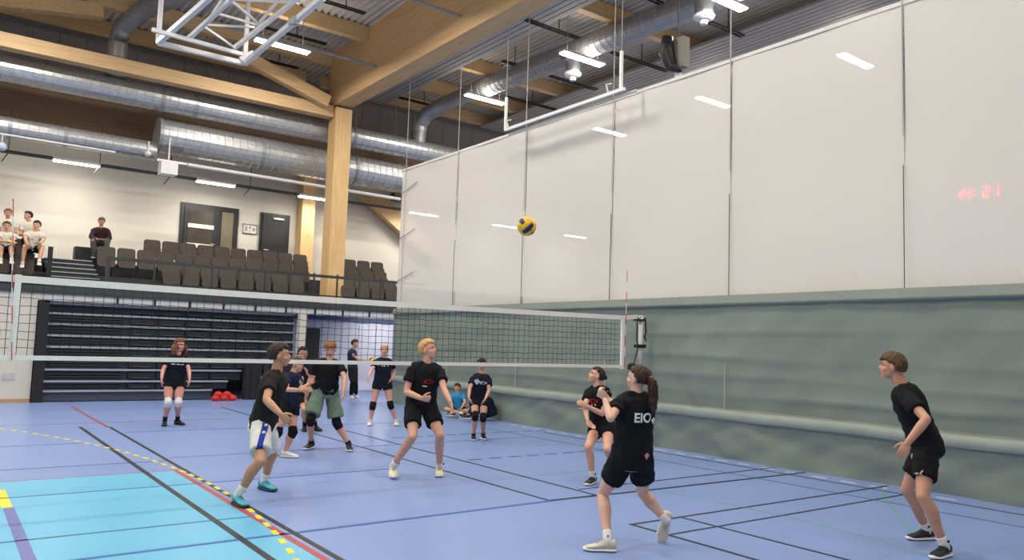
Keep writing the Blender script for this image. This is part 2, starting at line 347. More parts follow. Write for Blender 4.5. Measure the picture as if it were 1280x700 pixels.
MB().bar((-8, 24.6, 6.47), (23, 24.6, 6.47), .05, .06).bar((-8, 24.8, 6.47), (23, 24.8, 6.47), .03, .05).build('side_rail', rail_m, tray)
m2 = MB()
for i in range(100): m2.bar((-8 + i * .31, 24.6, 6.47), (-8 + i * .31, 24.8, 6.47), .03, .02)
m2.build('rungs', rail_m, tray, kind='stuff')
for x in (1.2, 3.4, 5.3, 7.7, 10.6): MB().bar((x, 24.6, 6.47), (x, 24.6, 7.6), .02, .02).bar((x, 24.6, 6.43), (x - .12, 24.8, 6.2), .02, .02).build('bracket', rail_m, tray)
for i, (x, lb2) in enumerate(((-1.55, 'left of the frame edge'), (2.24, 'above the empty stairs'), (6.05, 'above the double door'), (9.3, 'behind the timber column'), (13.5, 'seen faintly through the left end of the white mesh'), (17.2, 'seen faintly beside the ball'), (20.9, 'rightmost seen through the mesh'))):
    hall_lamp(x, x + 1.17, 24.6, 6.38, 'slim white balcony lamp ' + lb2, TRAY_W, 'balcony lamps', 1)
# lower pipe, junction box
t = thing('junction_box', 'white projector-like box hanging below the ducts left of the double door', 'box', atY(210, 211, 23.1))
c = atY(210, 211, 23.1); MB().box(c - [.22, .2, .18], c + [.22, .2, .18]).build('case', white_pt, t)
MB().box(c + [-.3, -.05, .18], c + [.5, .05, .24]).build('bracket', white_pt, t); MB().bar(c + [0, 0, .2], c + [0, 0, .9], .03, .03).build('hanger', white_pt, t)
MB().tube([atY(235, 206, 23.6), atY(500, 249, 23.6)], .055, 10).build('wall_pipe', white_pt, label='pale pipe running under the thick duct toward the column', cat='pipe')
MB().tube([(-2, 23.4, 6.66), (3.6, 23.4, 6.64)], .03, 8).build('wall_pipe', white_pt, label='thin pale pipe under the thinner duct at left', cat='pipe')
t = thing('wall_camera', 'small white camera dome on a stem below the thin duct', 'camera', atY(186, 190, 23.6)); c = atY(185, 192, 23.6)
MB().ball(c, .09).build('dome', white_pt, t, smooth=True); MB().bar(c, c + [0, 0, .35], .03, .03).build('stem', white_pt, t)
t = thing('loudspeaker', 'small white round speaker at the left edge above the wall', 'speaker', atY(2, 183, 23.6)); c = atY(2, 183, 23.6)
MB().ball(c, .12).build('dome', mat('pale blue plastic', (190, 206, 226), .4), t, smooth=True); MB().bar(c, c + [0, 0, .3], .03, .03).build('stem', white_pt, t)

# ------------------------------------------------------------ back wall doors and plan
d1 = MB().box((5.98, 25.93, 3.6), (7.8, 26.0, 5.93)).build('door_1', door_m, kind=ST)
lf = MB().box((6.1, 25.89, 3.62), (7.1, 25.93, 5.82)).build('door_leaf', door_m, d1)
box('glass_pane', (6.2, 25.87, 3.9), (6.98, 25.89, 5.7), glass_m, lf)
box('side_light', (7.25, 25.88, 3.8), (7.62, 25.93, 5.75), mat('brown side glass', (112, 100, 80), .2), d1)
for z in (5.13, 4.5): box('light_bar', (6.2, 25.84, z), (7.0, 25.87, z + .13), mat('pale manifestation strip', (232, 226, 204), .4), lf)
MB().tube([(7.05, 25.86, 4.65), (7.05, 25.82, 4.65), (6.92, 25.82, 4.65)], .014, 8).build('door_handle', steel, lf)
d2 = MB().box((8.53, 25.93, 3.6), (9.55, 26.0, 5.93)).build('door_2', door_m, kind=ST)
lf = box('door_leaf', (8.6, 25.89, 3.62), (9.47, 25.93, 5.85), mat('matt black leaf', (24, 24, 26), .5), d2)
MB().tube([(8.68, 25.87, 4.65), (8.68, 25.83, 4.65), (8.82, 25.83, 4.65)], .014, 8).build('door_handle', steel, lf)
MB().box((8.95, 25.83, 5.72), (9.3, 25.89, 5.78)).build('door_closer', steel, lf)
t = thing('wall_plan', 'small framed white evacuation plan between the two black doors', 'sign', (8.2, 25.98, 5.3))
MB().box((7.98, 25.96, 5.17), (8.42, 26.0, 5.45)).build('sheet', mat('paper white', (222, 218, 206), .6), t)
fr = MB()
for a, b in (((7.96, 5.15), (8.44, 5.175)), ((7.96, 5.445), (8.44, 5.47)), ((7.96, 5.15), (7.985, 5.47)), ((8.415, 5.15), (8.44, 5.47))): fr.box((a[0], 25.94, a[1]), (b[0], 25.97, b[1]))
fr.build('frame', mat('grey frame', (130, 128, 122), .5), t)
pr = MB()
for q in ((8.03, 5.22, 8.12, 5.4), (8.16, 5.3, 8.24, 5.4), (8.28, 5.24, 8.38, 5.36), (8.15, 5.22, 8.25, 5.25)): pr.box((q[0], 25.955, q[1]), (q[2], 25.96, q[3]))
pr.build('drawing', mat('grey print', (150, 148, 144), .6), t)

# ------------------------------------------------------------ telescopic bleachers
bl = thing('retracted_bleachers', 'closed dark telescopic bleachers with silver nosings filling the wall under the balcony', 'bleachers', (5, 21.35, 0))
box('end_panel', (1.9, 21.2, 0), (2.12, 22.3, 2.4), black_m, bl)
rows = [(.02, .27, 6.0), (.29, .5, 6.4), (.52, .78, 6.75), (.8, 1.05, 8.2), (1.07, 1.32, 8.2), (1.34, 1.59, 8.2), (1.61, 1.86, 8.2), (1.88, 2.12, 8.2), (2.15, 2.36, 8.2)]
for k, (z0, z1, xe) in enumerate(rows):
    yy = 21.28 + .02 * k
    box('fascia', (2.12, yy + .1, z0), (xe, yy + .3, z1), dark2_m if k == 0 else dark_m, bl)
    box('nosing', (2.12, yy, z1 - .035), (xe, yy + .12, z1 + .012), nose_m, bl)
    if k > 0:
        n = int((xe - 3.95) / .66)
        for i in range(n):
            x0 = 3.95 + i * .66
            s = MB().box((x0, yy + .02, z0 + .03), (x0 + .6, yy + .1, z1 - .08)).build('folded_seat', seatd_m, bl)
            MB().box((x0 + .08, yy + .0, z0 + .045), (x0 + .5, yy + .02, z0 + .062)).build('seat_lip', mat('seat lip grey', (84, 84, 90), .4), s)
        for j, zz in enumerate((z0 + .07, z0 + .13)): box('step_tread', (2.2, yy + .03, zz), (3.8, yy + .1, zz + .02), rail_m, bl)
box('top_rail', (2.0, 21.2, 2.36), (8.2, 21.35, 2.4), dark2_m, bl)
for i in range(3):
    x = 6.75 + i * .55
    m = MB(); pts = []
    for j in range(9):
        a = x + j * .06; pts.append((a, 21.12 + .03 * math.sin(j * 2.1 + i)))
    for (a, b) in zip(pts[:-1], pts[1:]): m.add([(a[0], a[1], .02), (b[0], b[1], .02), (b[0], b[1] + .02, 1.02 - .12 * (i == 0)), (a[0], a[1] + .02, 1.02 - .12 * (i == 0))], [(0, 1, 2, 3)])
    m.box((x, 21.16, .02), (x + .5, 21.22, .95))
    m.build('folded_mat', mat('black dust cover', (30, 31, 38), .7, 0, .1), label='dark covered folding panel at the right end of the bleachers, %s from the left' % ORD[i], cat='panel', group='dark panels beside the bleachers')
m = MB()
for i in range(7): m.ell((5.98 + .075 * i, 20.9 + .04 * (i % 3), .07 + .05 * ((i * 2) % 3)), np.diag([.11, .09, .08]), 8, 6)
m.build('red_bag', red_m, label='crumpled red cloth bag lying on the floor at the foot of the bleachers', cat='bag')
box('pillar', (8.22, 21.15, 0), (8.45, 21.3, 2.4), white_wall, label='narrow white pillar at the right end of the bleachers', cat='pillar')

# ------------------------------------------------------------ balcony railing, chairs, stairs
rl = thing('balcony_railing', 'dark balcony railing in front of the chair rows', 'railing', (7, 21.5, 2.75))
for i in range(12): box('post', (4.4 + i * .72, 21.48, 2.75), (4.44 + i * .72, 21.52, 3.62), rail_m, rl)
box('post', (2.02, 21.46, 2.75), (2.12, 21.54, 3.7), black_m, rl); box('post', (3.28, 21.46, 2.75), (3.38, 21.54, 3.55), rail_m, rl)
box('top_rail', (3.3, 21.47, 3.5), (12.4, 21.53, 3.58), rail_m, rl); box('lower_rail', (3.3, 21.48, 2.95), (12.4, 21.52, 2.99), rail_m, rl)
stt = thing('balcony_stairs', 'dark stepped aisle with pale step edges between spectators and chairs', 'stairs', (2.7, 22, 2.75))
for i in range(6):
    box('step', (2.15, 21.7 + i * .36, 2.75), (3.25, 23.84, 2.9 + i * .14), tier_m, stt) if i < 6 else None
    box('step_edge', (2.15, 21.68 + i * .36, 2.88 + i * .14), (3.25, 21.7 + i * .36, 2.905 + i * .14), nose_m, stt)
def rbox(c, w, d, h, lean=0, n=5):   # rounded slab
    m = MB(); c = np.array(c, float); r = min(w, h) * .18; pts = []
    for (sx, sz, a0) in ((1, 1, 0), (-1, 1, 90), (-1, -1, 180), (1, -1, 270)):
        for k in range(4):
            a = math.radians(a0 + k * 30); pts.append((sx * (w / 2 - r) + r * math.cos(a), sz * (h / 2 - r) + r * math.sin(a)))
    N = len(pts); v = []
    for s in (-1, 1):
        for (x, z) in pts: v.append((c[0] + x, c[1] + s * d / 2 + lean * z - .03 * (1 - (2 * x / w) ** 2) * s * 0, c[2] + z))
    f = [tuple(range(N)), tuple(reversed(range(N, 2 * N)))] + [(i, N + i, N + (i + 1) % N, (i + 1) % N) for i in range(N)]
    return m.add(v, f)
def chair(x, y, z, label, group, seatup=True):
    t = thing('tribune_chair', label, 'chair', (x, y, z), group)
    rbox((x, y + .05, z + .64), .45, .06, .4, .12).build('backrest', seat_m, t)
    rbox((x, y - .08 if seatup else y - .2, z + .46), .43, .07, .34 if seatup else .1, .12).build('seat', seat_m, t)
    MB().bar((x - .2, y, z), (x - .2, y, z + .5), .04, .04).build('leg', black_m, t); MB().bar((x + .2, y, z), (x + .2, y, z + .5), .04, .04).build('leg', black_m, t)
    return t
proto = None
def row(xs, y, z, rowname):
    global proto
    for i, x in enumerate(xs):
        lab = 'grey brown tribune chair, %s from the left in the %s row' % (ORD[i] if i < 20 else ORD[i - 20] + ' after the twentieth', rowname)
        if proto is None: proto = chair(x, y, z, lab, 'tribune chairs'); proto['px'] = 0; base = proto.location.copy(); del proto['px']
        else: dup(proto, Vector((x, y, z)) - proto.location, lab)
row([5.0 + i * .5 for i in range(8)] + [10.15 + i * .5 for i in range(4)], 22.3, 2.75, 'front')
row([3.55 + i * .5 for i in range(12)] + [10.3 + i * .5 for i in range(4)], 23.3, 3.17, 'middle')
row([4.9 + i * .5 for i in range(10)] + [11.15 + i * .52 for i in range(3)], 24.35, 3.6, 'top')
row([.62, 1.1, 1.6], 22.3, 2.75, 'lower left block')
row([.55, 1.05, 1.55], 23.3, 3.17, 'upper left block')

# ------------------------------------------------------------ divider curtain
cv = thing('divider_curtain', 'tall dividing curtain of white see-through mesh above grey green vinyl', 'curtain', (10.4, 9, 0))
ropes = [19.5, 16.48, 13.64, 10.82, 8.02, 5.15, 2.3, -.5, -3.4, -6]
for a, b in zip(ropes[:-1], ropes[1:]):
    m = MB(); n = 8; v = []; f = []
    for i in range(n + 1):
        y = a + (b - a) * i / n
        if i == 0: y -= .012
        if i == n: y += .012
        for j in range(9):
            z = 2.5 + (6.6 - 2.5) * j / 8; v.append((10.4 + .03 * math.sin(i / n * math.pi) * math.sin(j / 8 * math.pi) + .008 * math.sin(y * 3 + z), y, z))
    for i in range(n):
        for j in range(8): f.append((i * 9 + j, i * 9 + j + 1, (i + 1) * 9 + j + 1, (i + 1) * 9 + j))
    m.add(v, f).build('mesh_panel', mesh_cloth, cv, smooth=True)
box('top_hem', (10.38, -6, 6.56), (10.42, 19.52, 6.62), mat('hem cloth', (222, 216, 206), .7), cv)
for i, y in enumerate(ropes[1:-1]):
    MB().bar((10.36, y, 2.6), (10.36, y, 4.3), .013, .008).build('seam_strip', mat('dark lacing', (92, 90, 84), .7), cv)  # dark bar stands in for the dark slit between mesh panels
    MB().bar((10.36, y, 4.7), (10.36, y, 10.27), .013, .013).build('lifting_rope', mat('pale rope', (186, 182, 172), .7), cv)
    MB().bar((10.28, y, .7), (10.28, y, 1.5), .014, .01).build('seam_strip', mat('pale rope', (186, 182, 172), .7), cv)
MB().bar((10.36, 19.2, 2.6), (10.36, 19.2, 10.27), .014, .014).build('lifting_rope', mat('pale rope', (186, 182, 172), .7), cv)
for z in (5.9, 4.6, 3.4): MB().bar((10.37, 19.45, z), (10.37, 18.55, z + .22), .012, .012).build('corner_cord', mat('dark lacing', (92, 90, 84), .7), cv)
# vinyl with folds
ny = 420; Z = [2.62, 2.6, 2.55, 2.5, 2.465, 2.455] + [2.44 - .042 * q for q in range(40)] + [.76, .74, .69, .66, .62, .58, .5, .4, .3, .2, .1, .05, .0]
def vx(y, z):
    o = 0
    if z > 2.46: o = .02 + .3 * (2.62 - z)
    elif z > .74:
        o = .01 * math.sin(y * 1.3 + z * 2.2) + .006 * math.sin(y * 3.7 - z * 3.5) + .004 * math.sin(y * 7.1 + z * 9)
        for (zr, am, ph) in ((2.02, .022, 0), (1.6, .028, 2), (1.27, .03, 4), (1.02, .035, 1)):
            q = zr + .03 * math.sin(y * .5 + ph) + .012 * math.sin(y * 1.9 + ph * 2); e = z - q
            o += am * (.65 + .35 * math.sin(y * .9 + ph * 3)) * (math.exp(-e / .13) if e > 0 else math.exp(e / .045))
    if z <= .74:
        s = (.74 - z) / .74; bulge = math.exp(-((z - .66) / .05) ** 2) * .05
        o = .06 + bulge + .02 * s + (.03 * math.sin(y * 2.6 + 3 * s + 1.4 * math.sin(y * .55)) + .015 * math.sin(y * 6.3 - s * 5)) * (s if s > .1 else s * .5) + (.05 * math.sin(y * 1.1)) * s * .4 - .05 * s + .014 * math.sin(y * 4.2 + s * 9 + math.sin(y * .7) * 3) * math.sin(s * 3.14) + .01 * math.sin(y * 9 - s * 14) * math.sin(s * 3.14)
    return 10.34 - o
v = [];f = []
for i in range(ny):
    y = -6 + 25.5 * i / (ny - 1)
    for z in Z: v.append((vx(y, z), y, z))
nz = len(Z)
for i in range(ny - 1):
    for j in range(nz - 1): a = i * nz + j; f.append((a, a + 1, a + nz + 1, a + nz))
me = MB().add(v, f).build('vinyl_skirt', vinyl, cv, smooth=True)
v = [];f = []
for i in range(ny):
    y = -6 + 25.5 * i / (ny - 1); wv = .004 * math.sin(y * 2.3) + .003 * math.sin(y * 5.7)
    for k, (z, dx) in enumerate(((.76, .0), (.73, .02), (.69, .032), (.64, .028), (.61, .01))): v.append((vx(y, .69) - dx + .004, y, z + wv))
for i in range(ny - 1):
    for j in range(4): a = i * 5 + j; f.append((a, a + 1, a + 6, a + 5))
MB().add(v, f).build('weight_band', band_m, cv, smooth=True)

# ------------------------------------------------------------ neighbouring hall clock, seen through the mesh
ck = thing('digital_clock', 'red digital wall clock reading 14:21 seen through the white mesh', 'clock', (23.9, 9.87, 6.53))
cc = atX(1218, 242, 23.9)
u = np.array([0, -1.0, 0])  # writing direction as seen from the hall
box('case', (23.92, cc[1] - .75, cc[2] - .3), (24.0, cc[1] + .75, cc[2] + .3), mat('light clock case', (200, 198, 194), .4), ck)
SEG = {'1': 'bc', '4': 'fgbc', '2': 'abged'}
pos = dict(a=((0, 1), (1, 1)), b=((1, 1), (1, .5)), c=((1, .5), (1, 0)), d=((0, 0), (1, 0)), e=((0, .5), (0, 0)), f=((0, 1), (0, .5)), g=((0, .5), (1, .5)))
red_led = mat('red led', (255, 40, 60), .5, emit=16)
for k, ch in enumerate('14:21'):
    ox = -.52 + k * .24 + (.06 if k > 2 else 0) - (0.0 if k < 2 else .02); m = MB()
    if ch == ':':
        for z in (-.06, .08): m.box((23.88, cc[1] - (ox + .06) - .015, cc[2] + z), (23.9, cc[1] - (ox + .06) + .015, cc[2] + z + .03))
    else:
        for s in SEG[ch]:
            (x0, z0), (x1, z1) = pos[s]; m.bar((23.88, cc[1] - (ox + x0 * .15), cc[2] - .15 + z0 * .3), (23.88, cc[1] - (ox + x1 * .15), cc[2] - .15 + z1 * .3), .028, .02, (1, 0, 0))
    m.build('digit', red_led, ck)

# ------------------------------------------------------------ volleyball net
YN = 9.76; NB, NT = 1.36, 2.27; S = .878
nt = thing('volleyball_net', 'volleyball net with black mesh and white tapes across the court', 'net', (5, YN, 1.36))
def topz(x): return NT - .03 * math.sin(max(0, min(1, (x + 2) / 12)) * math.pi) + .01
def strip(pts, h, m, name, d=.012):
    mb = MB()
    for a, b in zip(pts[:-1], pts[1:]): mb.add([(a[0], YN - d, a[1]), (b[0], YN - d, b[1]), (b[0], YN - d, b[1] + h), (a[0], YN - d, a[1] + h), (a[0], YN + d, a[1]), (b[0], YN + d, b[1]), (b[0], YN + d, b[1] + h), (a[0], YN + d, a[1] + h)], [(0, 1, 2, 3), (5, 4, 7, 6), (0, 4, 5, 1), (3, 2, 6, 7)])
    return mb.build(name, m, nt)
X = np.linspace(-3, 9.72, 60)
strip([(x, topz(x) - .075) for x in X] + [(10.05, 2.235)], .075, tape_m, 'top_tape')
strip([(x, NB) for x in np.linspace(-3, 9.7, 30)], .05, tape_m, 'bottom_tape')
for x in (.66, 9.68): MB().box((x - .025, YN - .02, NB - .02), (x + .035, YN + .02, NT)).build('side_band', tape_m, nt)
m = MB(); tn = .0032
for i in range(int((9.68 + 3) / .1)):
    x = -3 + i * .1 + rng.uniform(-.004, .004); xo = x + rng.uniform(-.01, .01)
    m.add([(x - tn, YN, NB + .04), (x + tn, YN, NB + .04), (xo + tn, YN, topz(x) - .06), (xo - tn, YN, topz(x) - .06)], [(0, 1, 2, 3)])
for j in range(1, 9):
    for i in range(127):
        x = -3 + i * .1; z0 = NB + .04 + (topz(x) - NB - .1) * j / 9 + .006 * math.sin(i * 1.7 + j); z1 = NB + .04 + (topz(x) - NB - .1) * j / 9 + .006 * math.sin((i + 1) * 1.7 + j)
        if x + .1 > 9.68: break
        m.add([(x, YN, z0 - tn), (x + .1, YN, z1 - tn), (x + .1, YN, z1 + tn), (x, YN, z0 + tn)], [(0, 1, 2, 3)])
m.build('net_mesh', mesh_m, nt, kind='stuff')
an_r = mat('antenna red', (200, 50, 50), .5)
for (x, dx, lab) in ((.665, -.11, 'left'), (9.72, .02, 'right')):
    a = MB().tube([(x, YN - .03, NB - .02), (x + dx, YN - .03, 3.05)], .006, 6).build('antenna', white_pt, nt, label='white antenna with red bands')
    for k in range(9):
        if k % 2 == 0:
            z = NB + .0 + k * .19; q = (z - NB) / 1.7 * dx
            MB().tube([(x + q, YN - .03, z), (x + q + dx * .11, YN - .03, z + .19)], .0062, 6).build('red_band', an_r, a)
# net post near the curtain
pt = thing('net_post', 'steel net post with black straps and winch beside the curtain', 'post', (10.14, YN, 0))
MB().tube([(10.14, YN, 0), (10.14, YN, 1.3)], .05, 14).build('lower_tube', steel, pt, smooth=True)
MB().tube([(10.14, YN, 1.3), (10.14, YN, 2.3)], .038, 14).build('upper_tube', white_pt, pt, smooth=True)
MB().tube([(10.14, YN, 0), (10.14, YN, .03)], .14, 18).build('floor_plate', steel, pt)
MB().box((9.88, YN - .06, 1.33), (10.26, YN + .06, 1.37)).build('clamp', black_m, pt); MB().ell((9.93, YN, 1.4), np.diag([.1, .06, .05]), 10, 7).build('winch', black_m, pt, smooth=True)
MB().tube([(10.1, YN - .05, 2.28), (9.99, YN - .05, 2.22), (9.99, YN - .05, 1.85), (10.03, YN - .05, 1.74), (9.95, YN - .05, 1.5), (9.9, YN - .05, 1.38)], .012, 6).build('strap', black_m, pt)
MB().box((9.99, YN - .06, 2.2), (10.21, YN + .05, 2.235)).box((10.03, YN - .06, 1.72), (10.22, YN + .06, 1.78)).build('bracket', black_m, pt)
MB().tube([(10.18, YN - .06, 2.26), (10.21, YN - .06, 2.0), (10.17, YN - .06, 1.92), (10.22, YN - .06, 1.85)], .016, 6).build('cleat', black_m, pt)

# ------------------------------------------------------------ volleyballs
def volleyball(c, r, rot, label):
    t = thing('volleyball', label, 'ball', c); Rm = Matrix.Rotation(rot[0], 3, 'X') @ Matrix.Rotation(rot[1], 3, 'Y') @ Matrix.Rotation(rot[2], 3, 'Z')
    axes = [((1, 0, 0), (0, 1, 0), (0, 0, 1)), ((-1, 0, 0), (0, 1, 0), (0, 0, 1)), ((0, 1, 0), (0, 0, 1), (1, 0, 0)), ((0, -1, 0), (0, 0, 1), (1, 0, 0)), ((0, 0, 1), (1, 0, 0), (0, 1, 0)), ((0, 0, -1), (1, 0, 0), (0, 1, 0))]
    for ax, (n, a, b) in enumerate(axes):
        n, a, b = map(np.array, (n, a, b))
        for s in range(3):
            lo, hi = -1 + s * 2 / 3 + .02, -1 + (s + 1) * 2 / 3 - .02; v = []; f = []; nu, nv = 4, 10
            for i in range(nu + 1):
                for j in range(nv + 1):
                    aa = math.tan((lo + (hi - lo) * i / nu) * math.pi / 4); bb = math.tan((-.985 + 1.97 * j / nv) * math.pi / 4)
                    p = n + a * aa + b * bb; p = p / np.linalg.norm(p); e = 1 if 0 < i < nu and 0 < j < nv else .975
                    v.append(np.array(c) + np.array(Rm @ Vector(p * r * e)))
            for i in range(nu):
                for j in range(nv): q = i * (nv + 1) + j; f.append((q, q + 1, q + nv + 2, q + nv + 1))
            MB().add(v, f).build('panel', navy_m if (s == 1 and ax in (0, 1, 2, 3)) else yellow_m, t, smooth=True, label='navy panel' if (s == 1 and ax in (0, 1, 2, 3)) else None)
    return t
volleyball(atT(658.5, 283, 8.4), .105, (.7, .5, 1.1), 'yellow and navy volleyball in mid air in front of the white mesh')

# ------------------------------------------------------------ hanging frames and speaker
uf = thing('hanging_net_frame', 'white U-shaped steel frame hanging in front of the curtain top', 'frame', (9.9, 12, 6.5))
MB().bar((9.9, 13.8, 6.5), (9.9, 10.05, 6.5), .06, .06).build('crossbar', white_pt, uf)
MB().bar((9.96, 13.75, 6.4), (9.96, 9.8, 6.42), .04, .05).build('lower_bar', steel_d, uf)
for y in (13.8, 10.15): MB().bar((9.9, y, 6.5), (9.9, y, 7.25), .05, .05).build('hanger_leg', white_pt, uf); MB().bar((9.9, y, 7.2), (9.9, y, 9.0), .012, .012).build('wire', pipe_m, uf)
for y in (13.7, 10.5): MB().tube([(9.9, y, 6.55), (9.85, y, 6.68), (9.92, y - .08, 6.7)], .018, 8).build('hook', white_pt, uf)
bf = thing('overhead_basket_rig', 'white tubular basketball rig folded up under the left roof', 'rig', (4.3, 17.8, 8))
def B(a, b, wdt=.09, name='frame_tube'): MB().bar(a, b, wdt, wdt).build(name, white_pt, bf)
c0 = atZ(198, 53, 8.0); c1 = atZ(305, 80, 8.0); c0[1] = c1[1] = 17.8; c0[2] = c1[2] = 8.0
B(c0, c1, .1)
B(c0, atX(200, -8, c0[0]), .09) if False else B(c0, (c0[0], 17.8, 10.38), .09); B(c1, (c1[0], 17.8, 10.38), .09)
B(c1, atX(404, -3, c1[0] + 0.0), .1); e = atX(404, -3, c1[0])
B(c0, (c0[0] + .05, e[1] + .5, e[2] + 2.0), .1) if False else B(c0, atY(268, -8, 15.9), .1)
q0 = atY(190, 37, 17.3); q1 = atY(303, 68, 17.3); B(q0, q1, .08)
g = lambda px, py, y: atY(px, py, y)
B(g(236, 48, 17.4), g(295, -6, 15.6), .08); B(g(293, 60, 17.5), g(380, -8, 15.2), .08); B(g(262, 25, 16.8), g(283, -6, 16), .07)
B(g(288, 0, 16.4), g(325, 31, 17), .045, 'brace_rod'); B(g(272, 17, 16.7), g(322, 31, 17), .045, 'brace_rod'); B(g(258, 31, 17), g(318, 34, 17.2), .045, 'brace_rod')
B(g(255, 33, 17), g(294, 60, 17.3), .04, 'brace_rod'); B(g(322, 31, 17), g(352, -5, 16), .05, 'brace_rod'); B(g(290, -1, 16.4), g(372, 3, 15.6), .05, 'brace_rod')
MB().bar(c1 + [-.08, -.02, .02], c1 + [.2, -.05, .25], .12, .2).build('hinge', steel, bf); MB().bar(atX(365, 28, c1[0]), atX(373, 25, c1[0]), .16, .14).build('hinge', steel, bf)
for y in (.06,): B(g(284, -4, 16), g(284, 0, 16), .05)
for i, (px, py) in enumerate(((600, -5), (770, -5))): pass
sp = thing('hanging_loudspeaker', 'black loudspeaker with grey bracket hanging above the curtain edge', 'speaker', (10.9, 9.6, 7.0))
sc = atX(845, 65, 10.75)
MB().tube([sc + [-.12, .1, .3], sc + [-.1, .14, 0], sc + [-.05, .05, -.3], sc + [.02, -.12, -.38]], [(.12, .08), (.17, .13), (.14, .1), (.06, .05)], 14).build('cabinet', black_m, sp, smooth=True)
MB().box(sc + [.02, -.16, -.3], sc + [.2, .1, .28]).build('side_plate', mat('taupe plate', (128, 122, 110), .6), sp)
MB().bar(sc + [.05, 0, .25], (sc[0] + .05, sc[1], 10.27), .02, .02).build('suspension_pole', rail_m, sp)
MB().box(sc + [.02, -.05, -.62], sc + [.12, .05, -.36]).build('bracket', white_pt, sp)

# ============================================================ PEOPLE
def nrm(v): v = np.array(v, float); return v / (np.linalg.norm(v) + 1e-9)
Zu = np.array([0, 0, 1.0])
def remeshed(mb, voxel, smooth=4, fac=.5):
    me = bpy.data.meshes.new('tmp'); me.from_pydata(mb.v, [], mb.f); me.update()
    bm = bmesh.new(); bm.from_mesh(me); bmesh.ops.recalc_face_normals(bm, faces=bm.faces); bm.to_mesh(me); bm.free()
    o = bpy.data.objects.new('tmp', me); COL.objects.link(o)
    m = o.modifiers.new('r', 'REMESH'); m.mode = 'VOXEL'; m.voxel_size = voxel; m.use_smooth_shade = True
    if smooth: s = o.modifiers.new('s', 'SMOOTH'); s.iterations = smooth; s.factor = fac
    dg = bpy.context.evaluated_depsgraph_get(); dg.update()
    out = bpy.data.meshes.new_from_object(o.evaluated_get(dg)); bpy.data.objects.remove(o); return out
def wrinkle(me, amp, fr=22, seed=0, zs=1.0):
    n = len(me.vertices); co = np.empty(n * 3); me.vertices.foreach_get('co', co); co = co.reshape(-1, 3)
    no = np.empty(n * 3); me.vertices.foreach_get('normal', no); no = no.reshape(-1, 3); r = np.random.RandomState(seed + 3)
    d = np.zeros(n)
    for k in range(9):
        q = r.normal(size=3); q[2] *= zs; q *= fr * (.5 + r.rand()) / np.linalg.norm(q); ph = r.rand() * 6.28
        d += (1 - np.abs(np.sin(co @ q + ph + .7 * np.sin(co @ q[[1, 2, 0]])))) * .2 - .03
    co += no * (d * amp)[:, None]; me.vertices.foreach_set('co', co.ravel()); me.update()
def solve(par, px, py, L, sign):
    d = ray(px, py); q = EYE - par; a = d @ d; b = 2 * d @ q; c = q @ q - L * L; D = b * b - 4 * a * c
    t = (-b + (sign * math.sqrt(D) if D > 0 else 0)) / (2 * a); return EYE + d * t
SK = {}
def skinm(c): return mat('skin %d %d %d' % c, c, .5, 0, .05, 14, .08, 120, spec=.4)
def clothm(n, c): return mat('cloth ' + n, c, .85, 0, .1, 26, .25, 240, spec=.2)
def hairm(c): return mat('hair %d %d %d' % c, c, .6, 0, .25, 60, .6, 120, stretch=(1, 1, .2), spec=.3)

